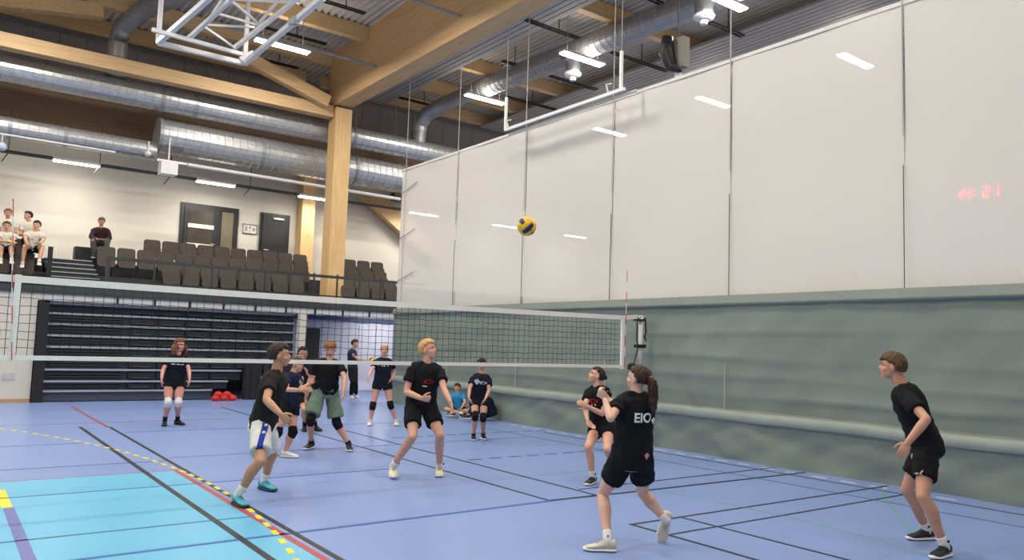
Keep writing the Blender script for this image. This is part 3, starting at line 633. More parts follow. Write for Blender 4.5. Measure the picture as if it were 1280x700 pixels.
def person(label, H, head, neck, pelvis, arms, legs, yaw=0, hipyaw=None, hyaw=None, hpitch=0, female=False, skin=(214, 160, 130), hair=(70, 48, 34), hairstyle='short',
           shirt=('black', (24, 24, 26)), shorts=('black', (20, 20, 22)), shorts_len=.62, flare=1.0, sock=(232, 230, 226), sock_h=.1, shoe=(232, 228, 214), sole=(240, 238, 232), pads=None,
           vox=.0075, td=None, dp=0, lean=0, floor=0.0, sleeve=.55, shirt_drop=.06, longleg=None, nlean=0, fist=(0, 0), prints=(), fat=1.0, group=None, face=True):
    """all joints are taken from the photograph's pixels, then set at real distances so that limbs have real lengths"""
    k = H / 1.76; hipyaw = yaw if hipyaw is None else hipyaw; hyaw = yaw if hyaw is None else hyaw
    # feet
    ank = []
    for lg in legs:
        ak = lg['ankle']; z = lg.get('z', .09 * k) + floor
        ank.append(atT(ak[0], ak[1], (z - 1.68) / ray(*ak)[2]) if 't' not in lg else atT(ak[0], ak[1], lg['t']))
    t0 = td if td else np.mean([(a - EYE) @ (R @ np.array([0, 0, -1.])) for a in ank])
    pel = atT(pelvis[0], pelvis[1], t0 + dp)
    v = pel - EYE; v[2] = 0; v = nrm(v); rt = np.cross(v, Zu)
    def face_dir(y): y = math.radians(y); return math.cos(y) * -v + math.sin(y) * rt
    fh = face_dir(hipyaw); lh = np.cross(Zu, fh); ft = face_dir(yaw); lt = np.cross(Zu, ft)
    nk = solve(pel, neck[0], neck[1], .52 * k, lean) if lean else atT(neck[0], neck[1], t0 + dp + nlean)
    sp = nrm(nk - pel); tl = np.linalg.norm(nk - pel)
    lts = nrm(lt - sp * (lt @ sp)); fts = np.cross(lts, sp) ; lhs = nrm(lh)
    sw = (.145 if female else .168) * k; ctr = nk - sp * .05 * k
    hd = solve(nk, head[0], head[1], .17 * k, 0)
    yaw_r = face_dir(hyaw); pr = math.radians(hpitch); hf = nrm(yaw_r * math.cos(pr) + Zu * math.sin(pr)); hl = nrm(np.cross(Zu, hf)); hu = np.cross(hf, hl)
    voxc = vox * 1.15
    body = MB(); shirtb = MB(); shortb = MB()
    wst = (.118 if female else .132) * k * fat; A = [lhs, nrm(lhs + lts), lts, lts, lts]
    sec = [(-.10, (.13, .09)), (-.02, (.165, .115)), (.10, (.15, .105)), (.22, (wst / k, .09)), (.36, (.155 if not female else .14, .11)), (.45, (.165 if not female else .145, .1)), (.5, (.10, .07))]
    tp, tr, ta = [], [], []
    for s, (a, b) in sec:
        f = s / .52; p = pel + (nk - pel) * f; p = p - fts * .012 * k * math.sin(max(0, f) * math.pi); tp.append(p); tr.append((a * k * fat * .86, b * k * fat * .84)); ta.append(nrm(lhs * (1 - max(0, min(1, f))) + lts * max(0, min(1, f))))
    body.tube(tp, tr, 20, ta); body.tube([nk - sp * .08 * k, nk + (hd - nk) * .75], [.062 * k, .052 * k], 14)
    hem = -shirt_drop / .52
    stp_, str_, sta = [], [], []
    for i, s in enumerate([-shirt_drop, .04, .12, .22, .34, .43, .485, .515]):
        f = s / .52; a = [.178, .18, .172, .163, .175, .178, .15, .07][i] * (.94 if female else 1.0); b = [.128, .13, .126, .12, .128, .122, .1, .062][i]
        stp_.append(pel + (nk - pel) * f); str_.append((a * k * fat, b * k * fat)); q = max(0, min(1, f)); sta.append(nrm(lhs * (1 - q) + lts * q))
    shirtb.tube(stp_, str_, 24, sta)
    # shorts
    sl = shorts_len
    shortb.tube([pel - sp * .09 * k, pel + sp * .02 * k, pel + sp * .12 * k], [(.165 * k * fat, .12 * k * fat), (.178 * k * fat, .128 * k * fat), (.15 * k, .11 * k)], 22, lhs)
    body_parts = {}; hip = []
    for i, lg in enumerate(legs):
        sd = 1 if i == 0 else -1   # legs: [left, right]
        h = pel + lhs * sd * .095 * k - Zu * .03 * k; hip.append(h)
        a = ank[i]
        kn = lg['knee']; kp = solve(h, kn[0], kn[1], .43 * k, lg.get('s', -1))
        # keep shank length plausible
        g = nrm(kp - h); kx = nrm(a - kp)
        fw = nrm(fh)
        body.tube([h + Zu * .02 * k, h + (kp - h) * .25, h + (kp - h) * .6, kp, ], [.068 * k * fat, .076 * k * fat, .068 * k * fat, .05 * k], 14)
        body.ball(kp, .051 * k, 12, 8)
        cf = kp + (a - kp) * .3 - fw * .018 * k
        body.tube([kp, cf, kp + (a - kp) * .65, a, a - Zu * .02 * k], [.05 * k, .056 * k * fat, .042 * k, .034 * k, .034 * k], 14)
        # foot
        toe = lg['toe']; tz = (.03 * k + floor); tpnt = atT(toe[0], toe[1], (tz - 1.68) / ray(*toe)[2]) if 't' not in lg else atT(toe[0], toe[1], lg['t'] + lg.get('tt', 0))
        zz = lg.get('z', .09 * k)
        if zz < .12 and 't' not in lg: d = tpnt - a; d[2] = 0; d = nrm(d); up = Zu
        else: d = nrm(tpnt - (a - Zu * .06 * k)); up = nrm(Zu - d * (Zu @ d)) if abs(d[2]) < .97 else nrm(-v)
        ls = np.cross(up, d); base = a - up * (.09 * k - .002)
        if zz < .12 and 't' not in lg: base[2] = floor + .002
        body.tube([a, base + d * .03 * k + up * .045 * k, base + d * .1 * k + up * .03 * k], [.03 * k, .026 * k, .018 * k], 10)
        body_parts[i] = (h, kp, a, d, up, ls, base)
        if longleg: shortb.tube([h + Zu * .04, h + (kp - h) * .3, kp, kp + (a - kp) * .5, a + (kp - a) * .08], [.095 * k, .1 * k, .07 * k, .065 * k, .05 * k], 16)
        else:
            e = h + (kp - h) * sl; shortb.tube([h + Zu * .06 * k, h + (kp - h) * .2, e - (kp - h) * .02, e], [.086 * k * fat, .097 * k * fat, .09 * k * flare * fat, .092 * k * flare * fat], 18)
    # arms
    for i, ar in enumerate(arms):
        sd = 1 if i == 0 else -1; sh = ctr + lts * sd * sw - sp * .02 * k
        body.tube([ctr + sp * .005, ctr + lts * sd * sw * .6 + sp * .01 * k, sh - Zu * .008 * k], [.045 * k, .044 * k, .04 * k], 12)
        shirtb.tube([ctr, ctr + lts * sd * sw * .55 + sp * .0 * k, sh], [(.07 * k, .074 * k), .068 * k, .058 * k], 14)
        if ar.get('dir') is not None:
            def dv(q): return nrm(ft * q[0] + lt * q[1] * sd + Zu * q[2])
            el = sh + dv(ar['dir'][0]) * .29 * k; wr = el + dv(ar['dir'][1]) * .25 * k; hdn = dv(ar['dir'][2]) if len(ar['dir']) > 2 else nrm(wr - el)
        else:
            el = solve(sh, *ar['elbow'], .29 * k, ar.get('s1', -1)); wr = solve(el, *ar['wrist'], .25 * k, ar.get('s2', -1))
            hdn = nrm(solve(wr, *ar['hand'], .16 * k, ar.get('s3', 0)) - wr)
        fr = .92 if female else 1
        body.tube([sh, sh + (el - sh) * .35, el], [.04 * k * fr, .045 * k * fr, .037 * k * fr], 12); body.ball(el, .037 * k * fr, 10, 7)
        body.tube([el, el + (wr - el) * .3, wr, wr + hdn * .03 * k], [.037 * k * fr, .04 * k * fr, (.028 * k * fr, .022 * k), (.03 * k, .018 * k)], 12, None)
        sv = sh + (el - sh) * sleeve
        if sleeve > .9: shirtb.tube([sh, el, el, wr - (wr - el) * .12], [.066 * k, .055 * k, .055 * k, .042 * k], 14); shirtb.ball(el, .054 * k)
        else: shirtb.tube([sh, sh + (el - sh) * sleeve * .5, sv], [.058 * k, .062 * k, .066 * k * (1.0 if not female else .95)], 16)
        # hand: palm, four fingers and a thumb
        palmn = nrm(np.cross(hdn, ar.get('side', nrm(np.cross(hdn, -lt * sd + 1e-3)))))
        pn = -lt * sd - hdn * (-(lt * sd) @ hdn); pn = nrm(pn) if np.linalg.norm(pn) > .2 else nrm(Zu - hdn * hdn[2])   # palm faces the body
        if ar.get('palm') is not None: q = np.array(ft * ar['palm'][0] + lt * sd * ar['palm'][1] + Zu * ar['palm'][2]); pn = nrm(q - hdn * (q @ hdn))
        ps = np.cross(hdn, pn)
        th = 1 if ps @ ft > 0 else -1
        pc = wr + hdn * .05 * k; body.ell(pc, [hdn * .052 * k, ps * .04 * k, pn * .016 * k], 12, 8)
        cu = fist[i]
        for j in range(4):
            b = wr + hdn * (.088 - abs(j - 1.3) * .004) * k + ps * (j - 1.5) * .0205 * k * -th; L = [.068, .076, .07, .055][j] * k
            q, P = b.copy(), [b - hdn * .02 * k, b]; an = .25 + cu * .9
            for s in range(3):
                dd = nrm(hdn * math.cos(an) + pn * math.sin(an)); q = q + dd * L * [.45, .3, .25][s]; P.append(q.copy()); an += .25 + cu * 1.1
            body.tube(P, [.0092 * k, .0092 * k, .0088 * k, .008 * k, .006 * k], 8)
        b = wr + hdn * .02 * k + ps * th * .03 * k; d1 = nrm(hdn * .8 + ps * th * .75 + pn * .35); P = [b, b + d1 * .035 * k, b + d1 * .055 * k + nrm(hdn + pn * .3) * .015 * k, b + d1 * .06 * k + nrm(hdn + pn * .4) * .035 * k]
        body.tube(P, [.014 * k, .0115 * k, .0105 * k, .008 * k], 8)
    # head
    hs = k * 1.0 if H > 1.5 else k * 1.04
    def hp(f, l, u): return hd + (hf * f + hl * l + hu * u) * hs
    def E(f, l, u, a, b, c): body.ell(hp(f, l, u), [hf * a * hs, hl * b * hs, hu * c * hs], 16, 11)
    E(-.012, 0, .03, .098, .077, .086); E(.022, 0, -.03, .07, .058, .075); E(.045, 0, -.078, .035, .036, .03); E(.03, 0, -.055, .05, .05, .04)
    E(.088, 0, -.012, .02, .012, .022); E(.092, 0, -.02, .016, .017, .011); E(.075, 0, .03, .02, .045, .012); E(.078, 0, -.05, .016, .026, .014)
    for s in (1, -1): E(-.005, s * .077, -.008, .02, .011, .032); E(.05, s * .04, -.025, .025, .022, .022)
    bm_ = remeshed(body, vox, 3, .45)
    root = thing('person', label, 'person', (pel[0], pel[1], floor), group)
    link('body', bm_, skinm(skin), root, smooth=True)
    if face:
        for s in (1, -1):
            e = MB().ell(hp(.076, s * .031, .012), [hf * .010 * hs, hl * .012 * hs, hu * .007 * hs], 10, 7).build('eye', mat('eye white', (196, 184, 176), .4), root, smooth=True, label='white eye with dark iris')
            MB().ell(hp(.084, s * .031, .012), [hf * .004 * hs, hl * .0065 * hs, hu * .0065 * hs], 8, 6).build('iris', mat('iris dark', (40, 30, 24), .3), e, smooth=True)
            MB().tube([hp(.078, s * .048, .03), hp(.088, s * .032, .036), hp(.088, s * .016, .032)], .0034 * hs, 6).build('eyebrow', hairm(tuple(int(q * .8) for q in hair)), root)
        MB().ell(hp(.0925, 0, -.05), [hf * .006 * hs, hl * .023 * hs, hu * .008 * hs], 10, 6).build('lips', mat('lips', (176, 92, 84), .5), root, smooth=True)
    # hair
    rs = np.random.RandomState(int(H * 100) + int(head[0]))
    qs = [(rs.normal(size=3) * 9, rs.rand() * 6) for _ in range(6)]
    long = hairstyle in ('long', 'curly'); tied = hairstyle in ('pony', 'bun')
    def hfn(q):   # q in (f, l, u) unit coordinates
        f, l, u = q; n = sum(math.sin(q @ a + b) for a, b in qs) / 6
        r = 1.13 + .07 * max(0, u) + .045 * n
        if hairstyle in ('quiff', 'fringe'): r += .1 * max(0, u) * max(0, f + .5)
        hl_ = (.42 if hairstyle != 'fringe' else .22) + .1 * abs(l)
        if f > .12 and u < hl_ + .25 * (f < .45) * -1: r = .8
        elif f > -.15 and u < -.05 and not long: r = .8
        elif u < -.62 and not long: r = .75
        if tied: r = min(r, 1.1 + .02 * n)
        if hairstyle == 'curly' and f > .05 and u < .55: r = .8
        if hairstyle == 'curly' and r > 1: r += .1 + .07 * math.sin(14 * f + 9 * u) * math.cos(13 * l)
        return r
    hb = MB(); hb.ell(hp(-.012, 0, .03), [hf * .098 * hs, hl * .079 * hs, hu * .088 * hs], 40, 26, hfn)
    if hairstyle == 'long':
        for s in (-.05, -.02, .02, .05): hb.tube([hp(-.07, s, .04), hp(-.1, s * 1.3, -.06), hp(-.085, s * 1.5, -.17)], [.03 * hs, .034 * hs, .014 * hs], 9)
    if hairstyle == 'curly':
        for j in range(26):
            a = math.pi * (.42 + 1.16 * j / 25) ; rr = .095 + .02 * rs.rand(); x, y = math.cos(a) * rr, math.sin(a) * rr
            hb.tube([hp(x, y * .9, .02), hp(x * 1.15, y * 1.15, -.05), hp(x * 1.05 + .01, y * 1.25, -.11), hp(x * 1.2, y * 1.15, -.16 - .03 * rs.rand())], [.022, .026, .022, .01], 8)
    if hairstyle == 'bun': hb.ball(hp(-.115, 0, .03), .035 * hs)
    hm_ = remeshed(hb, .006, 2, .5); wrinkle(hm_, .012, 90, 1, .3); link('hair', hm_, hairm(hair), root, smooth=True)
    if hairstyle == 'pony':
        pb = MB(); pts = [hp(-.1, 0, .03), hp(-.15, .005, .0), hp(-.165, .0, -.08)]; q = pts[-1]
        for j in range(4): q = q - Zu * .045 + (hl * (.012 if j % 2 else -.01)); pts.append(q.copy())
        pb.tube(pts, [.024, .032, .036, .034, .03, .024, .01], 12); pm = remeshed(pb, .006, 2); wrinkle(pm, .016, 110, 2, .3); link('ponytail', pm, hairm(hair), root, smooth=True)
        MB().tube([hp(-.112, 0, .022), hp(-.128, 0, .015)], .03, 12).build('hair_tie', mat('pink tie', (196, 150, 150), .7), root)
    # clothes
    sm = remeshed(shirtb, voxc, 7, .5); wrinkle(sm, .02, 24, int(head[0])); so = link('t_shirt' if sleeve < .9 else 'sweater', sm, clothm(*shirt), root, smooth=True)
    pm = remeshed(shortb, voxc, 3, .5); wrinkle(pm, .018, 22, int(head[1])); po = link('trousers' if longleg else 'shorts', pm, clothm(*shorts), root, smooth=True)
    for i, (h, kp, a, d, up, ls, base) in body_parts.items():
        lg = legs[i]
        if not longleg and sock_h: MB().tube([a - up * .03 * k, a, a + (kp - a) * sock_h, a + (kp - a) * (sock_h + .03)], [.042 * k, .04 * k, .043 * k, .041 * k], 14).build('sock', clothm('sock %d' % sock[0], sock), root, smooth=True)
        if pads:
            u1 = nrm(kp - h); u2 = nrm(a - kp)
            m = MB(); m.tube([kp - u1 * .085 * k, kp - u1 * .04 * k, kp, kp + u2 * .05 * k, kp + u2 * .09 * k], [.064 * k, .068 * k, .069 * k, .066 * k, .058 * k], 16); m.ell(kp + fh * .025 * k, np.eye(3) * .056 * k, 12, 8)
            q = remeshed(m, .009, 2); link('knee_pad', q, clothm('pad %d' % pads[0], pads), root, smooth=True)
        L = .272 * k; hb_ = -.065 * k; ns = 13; up_v, sl_v = MB(), MB(); pts = []; rad = []
        prof = [(0, .03, .05), (.06, .038, .1), (.18, .041, .108), (.3, .04, .1), (.42, .041, .082), (.58, .047, .064), (.74, .05, .053), (.88, .044, .045), (.97, .028, .036), (1, .01, .028)]
        for (s, wd, ht) in prof: c = base + d * (hb_ + s * L) + up * (.022 * k + (ht - .022) * k / 2); pts.append(c); rad.append((wd * k, (ht - .016) * k / 2))
        up_v.tube(pts, rad, 16, ls); q = remeshed(up_v, .006, 3)
        so_ = link('shoe', q, mat('shoe %d %d %d' % tuple(shoe), shoe, .6, 0, .1, 30), root, smooth=True)
        pts = []; rad = []
        for (s, wd, ht) in prof: pts.append(base + d * (hb_ - .006 + s * (L + .014)) + up * (.013 * k + (.012 if s > .8 else 0) * k * (s - .8) * 4)); rad.append(((wd + .005) * k, .0135 * k))
        sl_v.tube(pts, rad, 14, ls).build('shoe_sole', mat('sole %d %d %d' % tuple(sole), sole, .6), so_, smooth=True)
        lc_ = MB()
        for j in range(4): s = .38 + j * .07; c = base + d * (hb_ + s * L) + up * (.095 - j * .009) * k; lc_.tube([c - ls * .022 * k, c + up * .004, c + ls * .022 * k], .004 * k, 6)
        lc_.build('laces', mat('lace %d' % shoe[0], tuple(min(255, int(q * .8 + 30)) for q in shoe), .7), so_)
        if not longleg and sock_h > .05 and vox < .007: MB().bar(a + (kp - a) * .09 + ls * .042 * k, a + (kp - a) * .125 + ls * .042 * k, .012, .03, ls).build('sock_mark', black_m, root)
    # prints wrapped on the cloth
    out = dict(root=root, shirt=so, shorts=po, pel=pel, nk=nk, lts=lts, fts=fts, sp=sp, k=k, lhs=lhs, fh=fh, hip=hip, knees=[body_parts[i][1] for i in body_parts], hp=hp)
    for (txt, side, f, lat, size, col, tgt) in prints: printon(out, txt, side, f, lat, size, col, tgt)
    if dbg: print('PERSON', label[:30], 'torso %.2f' % (tl / k), 'shank', ['%.2f' % (np.linalg.norm(body_parts[i][1] - body_parts[i][2]) / k) for i in body_parts], 'thigh', ['%.2f' % (np.linalg.norm(body_parts[i][1] - body_parts[i][0]) / k) for i in body_parts], 'top z %.2f' % hp(0, 0, .12)[2], 'pel', np.round(pel, 2), [np.round(a, 2).tolist() for a in ank])
    return out
dbg = False
def textmesh(txt, size):
    c = bpy.data.curves.new('t', 'FONT'); c.body = txt; c.size = size; c.align_x = 'CENTER'; c.align_y = 'CENTER'; c.offset = size * .025
    o = bpy.data.objects.new('t', c); COL.objects.link(o); dg = bpy.context.evaluated_depsgraph_get(); dg.update()
    me = bpy.data.meshes.new_from_object(o.evaluated_get(dg)); bpy.data.objects.remove(o)
    bm = bmesh.new(); bm.from_mesh(me); bmesh.ops.triangulate(bm, faces=bm.faces); bmesh.ops.subdivide_edges(bm, edges=bm.edges, cuts=1); bmesh.ops.triangulate(bm, faces=bm.faces)
    v = [tuple(q.co) for q in bm.verts]; f = [tuple(w_.index for w_ in q.verts) for q in bm.faces]; bm.free(); return v, f
def shape(name):
    if name == 'bar': return [(-.5, -.12, 0), (.5, -.12, 0), (.5, .12, 0), (-.5, .12, 0)], [(0, 1, 2, 3)]
    if name == 'stripe': return [(-.09, -.5 + i * .1, 0) for i in range(11)] + [(.09, -.5 + i * .1, 0) for i in range(11)], [(i, 11 + i, 12 + i, i + 1) for i in range(10)]
    if name == 'blob':
        v = [(0, 0, 0)] + [(.5 * math.cos(t) * (1 + .25 * math.sin(3 * t)), .5 * math.sin(t) * (1 + .2 * math.cos(4 * t)), 0) for t in np.linspace(0, 2 * math.pi, 18)[:-1]]
        return v, [(0, 1 + i, 1 + (i + 1) % 17) for i in range(17)]
    if name == 'cat':   # small leaping animal silhouette
        q = [(-.5, -.1), (-.3, .05), (0, .08), (.2, .2), (.42, .42), (.5, .38), (.36, .12), (.3, -.05), (.42, -.3), (.3, -.32), (.12, -.08), (-.1, -.12), (-.2, -.3), (-.32, -.28), (-.25, -.1), (-.46, -.2)]
        return [(x, y, 0) for x, y in q], [tuple(range(len(q)))]
    if name == 'swirl':
        v, f = [], []
        for s in range(2):
            for i in range(13):
                t = i / 12 * 4.2 + s * 2.6; r = .22 + .28 * i / 12
                for e in (0, .09): v.append(((r - e) * math.cos(t) * 1.2, (r - e) * math.sin(t) * .6, 0))
            o = s * 26
            f += [(o + 2 * i, o + 2 * i + 1, o + 2 * i + 3, o + 2 * i + 2) for i in range(12)]
        return v, f
def printon(o, txt, side, f, lat, size, col, tgt='shirt'):
    tg = o[tgt]; me = tg.data; vs = [tuple(q.co) for q in me.vertices]; fs = [tuple(q.vertices) for q in me.polygons]; bvh = BVHTree.FromPolygons([Vector(q) for q in vs], fs)
    if side in ('front', 'back'):
        n = (o['fts'] if (o['fts'] @ o['fh'] > 0) else -o['fts']) * (1 if side == 'front' else -1); c = o['pel'] + (o['nk'] - o['pel']) * f + o['lts'] * lat
    elif side == 'left': n = o['lhs']; c = o['hip'][0] + (o['knees'][0] - o['hip'][0]) * f + o['fh'] * lat
    elif side == 'right': n = -o['lhs']; c = o['hip'][1] + (o['knees'][1] - o['hip'][1]) * f + o['fh'] * lat
    u = nrm(o['sp'] - n * (o['sp'] @ n)) if side in ('front', 'back') else nrm(Zu - n * n[2])
    r = np.cross(u, n); v, fc = shape(txt) and (lambda q: ([(a * size, b * size, 0) for a, b, _ in q[0]], q[1]))(shape(txt)) if txt in ('bar', 'stripe', 'blob', 'cat', 'swirl') else textmesh(txt, size)
    out = []
    for (a, b, _) in v:
        p = c + r * a + u * b; st = p + n * .4; h = bvh.ray_cast(Vector(st), Vector(-n), .6)[0]
        out.append((np.array(h) if h else p + n * .12) + n * (.011 if txt == 'stripe' else .004))
    MB().add(out, fc).build('print', clothm('print %d %d %d' % col, col), o['root'])
W3 = (236, 234, 228)
person('young man at right in black kit leaning forward, facing left by the vinyl curtain', 1.80, (1115, 459), (1128, 482), (1158, 556),
    [dict(elbow=(1158, 524), wrist=(1135, 553), hand=(1126, 571), s1=-1, s2=-1), dict(dir=[(-.35, 0, -1), (-.1, -.2, -1)])],
    [dict(ankle=(1181, 682), knee=(1153, 620), toe=(1150, 699), s=-1), dict(ankle=(1159, 662), knee=(1133, 612), toe=(1125, 671), s=1)],
    yaw=-88, hyaw=-88, hpitch=6, hair=(96, 70, 48), hairstyle='fringe', shoe=(28, 28, 32), vox=.0058, shorts_len=.62, flare=1.05, sock_h=.16, fist=(.15, .2), shirt_drop=.05, skin=(206, 152, 122),
    prints=[('cat', 'left', .5, .05, .07, (236, 214, 190), 'shorts')])
person('young woman in black seen from behind, brown ponytail, white letters on her back', 1.70, (797, 474), (795, 492), (790, 572),
    [dict(elbow=(763, 523), wrist=(756, 499), hand=(749, 487), s1=-1, s2=1), dict(elbow=(783, 520), wrist=(760, 499), hand=(751, 487), s1=1, s2=1)],
    [dict(ankle=(760, 676), knee=(753, 618), toe=(736, 684), s=1), dict(ankle=(833, 651), knee=(803, 616), toe=(829, 676), z=.2, s=1)],
    yaw=-150, hipyaw=-160, hyaw=-118, hpitch=8, female=True, hair=(62, 42, 32), hairstyle='pony', vox=.0058, shorts_len=.5, flare=1.1, shirt_drop=.02, sock_h=.16, fist=(.8, .8), skin=(226, 178, 156), shoe=(216, 206, 186), fat=1.08,
    prints=[('EIO', 'back', .66, -.005, .11, W3, 'shirt'), ('blob', 'back', .61, -.125, .05, W3, 'shirt'), ('blob', 'back', .08, -.06, .05, (206, 150, 140), 'shirt')])
person('young woman in black looking up, half hidden behind the one with the ponytail', 1.68, (745, 470), (747, 484), (753, 533),
    [dict(dir=[(.2, -.1, -1), (.8, -.4, .4)]), dict(elbow=(731, 508), wrist=(734, 525), hand=(741, 534), s1=-1, s2=-1)],
    [dict(ankle=(769, 590), knee=(759, 562), toe=(764, 596), s=-1), dict(ankle=(741, 596), knee=(735, 559), toe=(729, 606), s=-1)],
    yaw=-35, hyaw=-72, hpitch=22, female=True, hair=(52, 36, 28), hairstyle='bun', vox=.006, shorts_len=.32, shirt_drop=.0, shoe=(30, 30, 34), sock_h=.2, skin=(222, 168, 140),
    prints=[('swirl', 'front', .7, 0, .13, (190, 46, 50), 'shirt'), ('bar', 'front', .6, .0, .07, W3, 'shirt')])
person('tall blond young man in black kit with fist at waist', 1.88, (535.5, 438), (534, 455), (526, 506),
    [dict(elbow=(555, 487), wrist=(563, 503), hand=(565, 510), s1=-1, s2=-1), dict(elbow=(508, 490), wrist=(527, 498), hand=(537, 499), s1=-1, s2=-1)],
    [dict(ankle=(549, 584), knee=(550, 544), toe=(550, 601), s=-1), dict(ankle=(491, 583), knee=(516, 546), toe=(495, 600), s=-1, z=.13)],
    yaw=12, hyaw=58, hpitch=14, hair=(214, 168, 104), hairstyle='quiff', vox=.0062, shorts_len=.6, flare=1.08, sock_h=.14, shoe=(230, 222, 188), fist=(.3, 1), skin=(216, 160, 134), shirt_drop=-.0,
    prints=[('swirl', 'front', .62, .02, .13, (170, 40, 44), 'shirt'), ('bar', 'front', .5, -.02, .06, W3, 'shirt')])
person('young man in white shorts and turquoise shoes, seen in profile', 1.84, (350, 445), (346, 464), (329, 530),
    [dict(dir=[(-.4, .0, -1), (-.2, -.1, -1)]), dict(elbow=(333, 500), wrist=(351, 518), hand=(359, 526), s1=-1, s2=-1)],
    [dict(ankle=(330, 601), knee=(341, 568), toe=(346, 612), s=1), dict(ankle=(297, 619), knee=(325, 577), toe=(314, 634), s=-1)],
    yaw=78, hyaw=84, hpitch=6, hair=(58, 44, 34), hairstyle='quiff', vox=.0062, shorts=('white shorts', (226, 224, 212)), shorts_len=.72, flare=1.12, sock_h=.26, shoe=(70, 170, 184), sole=(40, 60, 66), shirt_drop=.04, skin=(196, 144, 112), shirt=('faded black', (34, 31, 29)), fist=(.2, .5),
    prints=[('stripe', 'right', .22, .05, .3, (40, 62, 160), 'shorts'), ('blob', 'right', .6, .0, .05, (60, 60, 60), 'shorts'), ('cat', 'back', .78, 0, .12, W3, 'shirt')])
person('young man in green shorts with black knee pads, striding wide beyond the net', 1.85, (412.5, 437), (411, 450), (407, 489),
    [dict(elbow=(431, 474), wrist=(429, 492), hand=(427, 503), s1=-1, s2=-1), dict(dir=[(-.3, .3, -1), (-.2, .1, -1)])],
    [dict(ankle=(436, 555), knee=(421, 529), toe=(441, 566), s=-1), dict(ankle=(389, 553), knee=(388, 525), toe=(375, 562), s=-1)],
    yaw=8, hyaw=0, hpitch=-14, hair=(150, 104, 66), hairstyle='fringe', vox=.0075, shorts=('green shorts', (112, 132, 112)), shorts_len=.8, flare=1.25, pads=(26, 26, 30), sock_h=.1, sock=(30, 30, 32), shoe=(34, 34, 38), shirt_drop=.04, skin=(214, 158, 132))
person('player in navy with forearms held out and a grey patch on the shirt', 1.68, (371, 456), (366, 466), (361, 503),
    [dict(elbow=(376, 487), wrist=(386, 480), hand=(390, 474), s1=-1, s2=1), dict(elbow=(358, 487), wrist=(378, 488), hand=(388, 487), s1=-1, s2=-1)],
    [dict(ankle=(357, 564), knee=(366, 540), toe=(371, 570), s=-1), dict(ankle=(342, 560), knee=(347, 541), toe=(350, 570), s=-1)],
    yaw=62, hyaw=60, hpitch=0, female=True, hair=(92, 60, 40), hairstyle='bun', vox=.0075, shirt=('navy', (30, 36, 60)), shorts_len=.42, pads=(24, 24, 28), shoe=(232, 232, 232), sock=(224, 180, 160), sock_h=.0, fat=1.1, shirt_drop=.05, skin=(216, 160, 134),
    prints=[('blob', 'front', .72, .03, .13, (160, 158, 150), 'shirt')])
person('dark-haired young man in dark kit standing behind the navy player', 1.76, (379, 442), (378, 455), (383, 490),
    [dict(elbow=(392, 470), wrist=(385, 468), hand=(383, 463), s1=-1, s2=-1), dict(dir=[(.2, .1, -1), (.7, 0, .3)])],
    [dict(ankle=(394, 532), knee=(391, 512), toe=(399, 537), s=-1), dict(ankle=(381, 532), knee=(380, 512), toe=(380, 538), s=-1)],
    yaw=25, hyaw=20, hair=(30, 24, 22), vox=.009, shirt=('dark navy', (22, 24, 36)), shoe=(26, 26, 30), sole=(40, 40, 44), sock=(24, 24, 26), shorts_len=.7, sock_h=.3, skin=(204, 150, 122))
m_ = person('man in a dark navy vest near the lilac wall holding out a ball', 1.80, (444, 430), (440, 437), (441, 461),
    [dict(dir=[(.2, .1, -1), (.8, 0, -.1)]), dict(elbow=(449, 450), wrist=(457, 451), hand=(462, 451), s1=-1, s2=-1)],
    [dict(ankle=(445, 493), knee=(444, 478), toe=(450, 497), s=-1), dict(ankle=(439, 494), knee=(441, 478), toe=(443, 498), s=-1)],
    yaw=70, hyaw=60, hair=(62, 40, 30), vox=.0095, shirt=('vest navy', (36, 44, 66)), shorts=('black trousers', (22, 22, 24)), longleg=True, shoe=(210, 210, 210), sleeve=.2, skin=(196, 148, 122))
hb_ = atT(465, 451, float(np.linalg.norm(1) * (m_['pel'] - EYE) @ (R @ np.array([0, 0, -1.]))) - .1)
volleyball(hb_, .105, (.2, .9, .3), 'yellow volleyball held out by the man in the navy vest')
person('fair-haired young woman in navy shirt and black knee pads, standing beyond the net', 1.70, (480.5, 438), (480, 448), (478, 478),
    [dict(elbow=(493, 465), wrist=(490, 472), hand=(487, 478), s1=1, s2=-1), dict(elbow=(464, 464), wrist=(461, 471), hand=(460, 478), s1=-1, s2=-1)],
    [dict(ankle=(495, 526), knee=(488, 506), toe=(497, 532), s=-1), dict(ankle=(463, 526), knee=(466, 507), toe=(459, 532), s=-1)],
    yaw=0, female=True, hair=(206, 170, 112), hairstyle='bun', vox=.009, shirt=('navy black', (24, 27, 42)), shorts_len=.25, pads=(24, 24, 28), sock=(226, 222, 216), shoe=(232, 228, 210), shirt_drop=.1, skin=(220, 162, 144), fat=1.05,
    prints=[('bar', 'front', .72, -.06, .09, W3, 'shirt'), ('bar', 'front', .72, .05, .09, W3, 'shirt')])
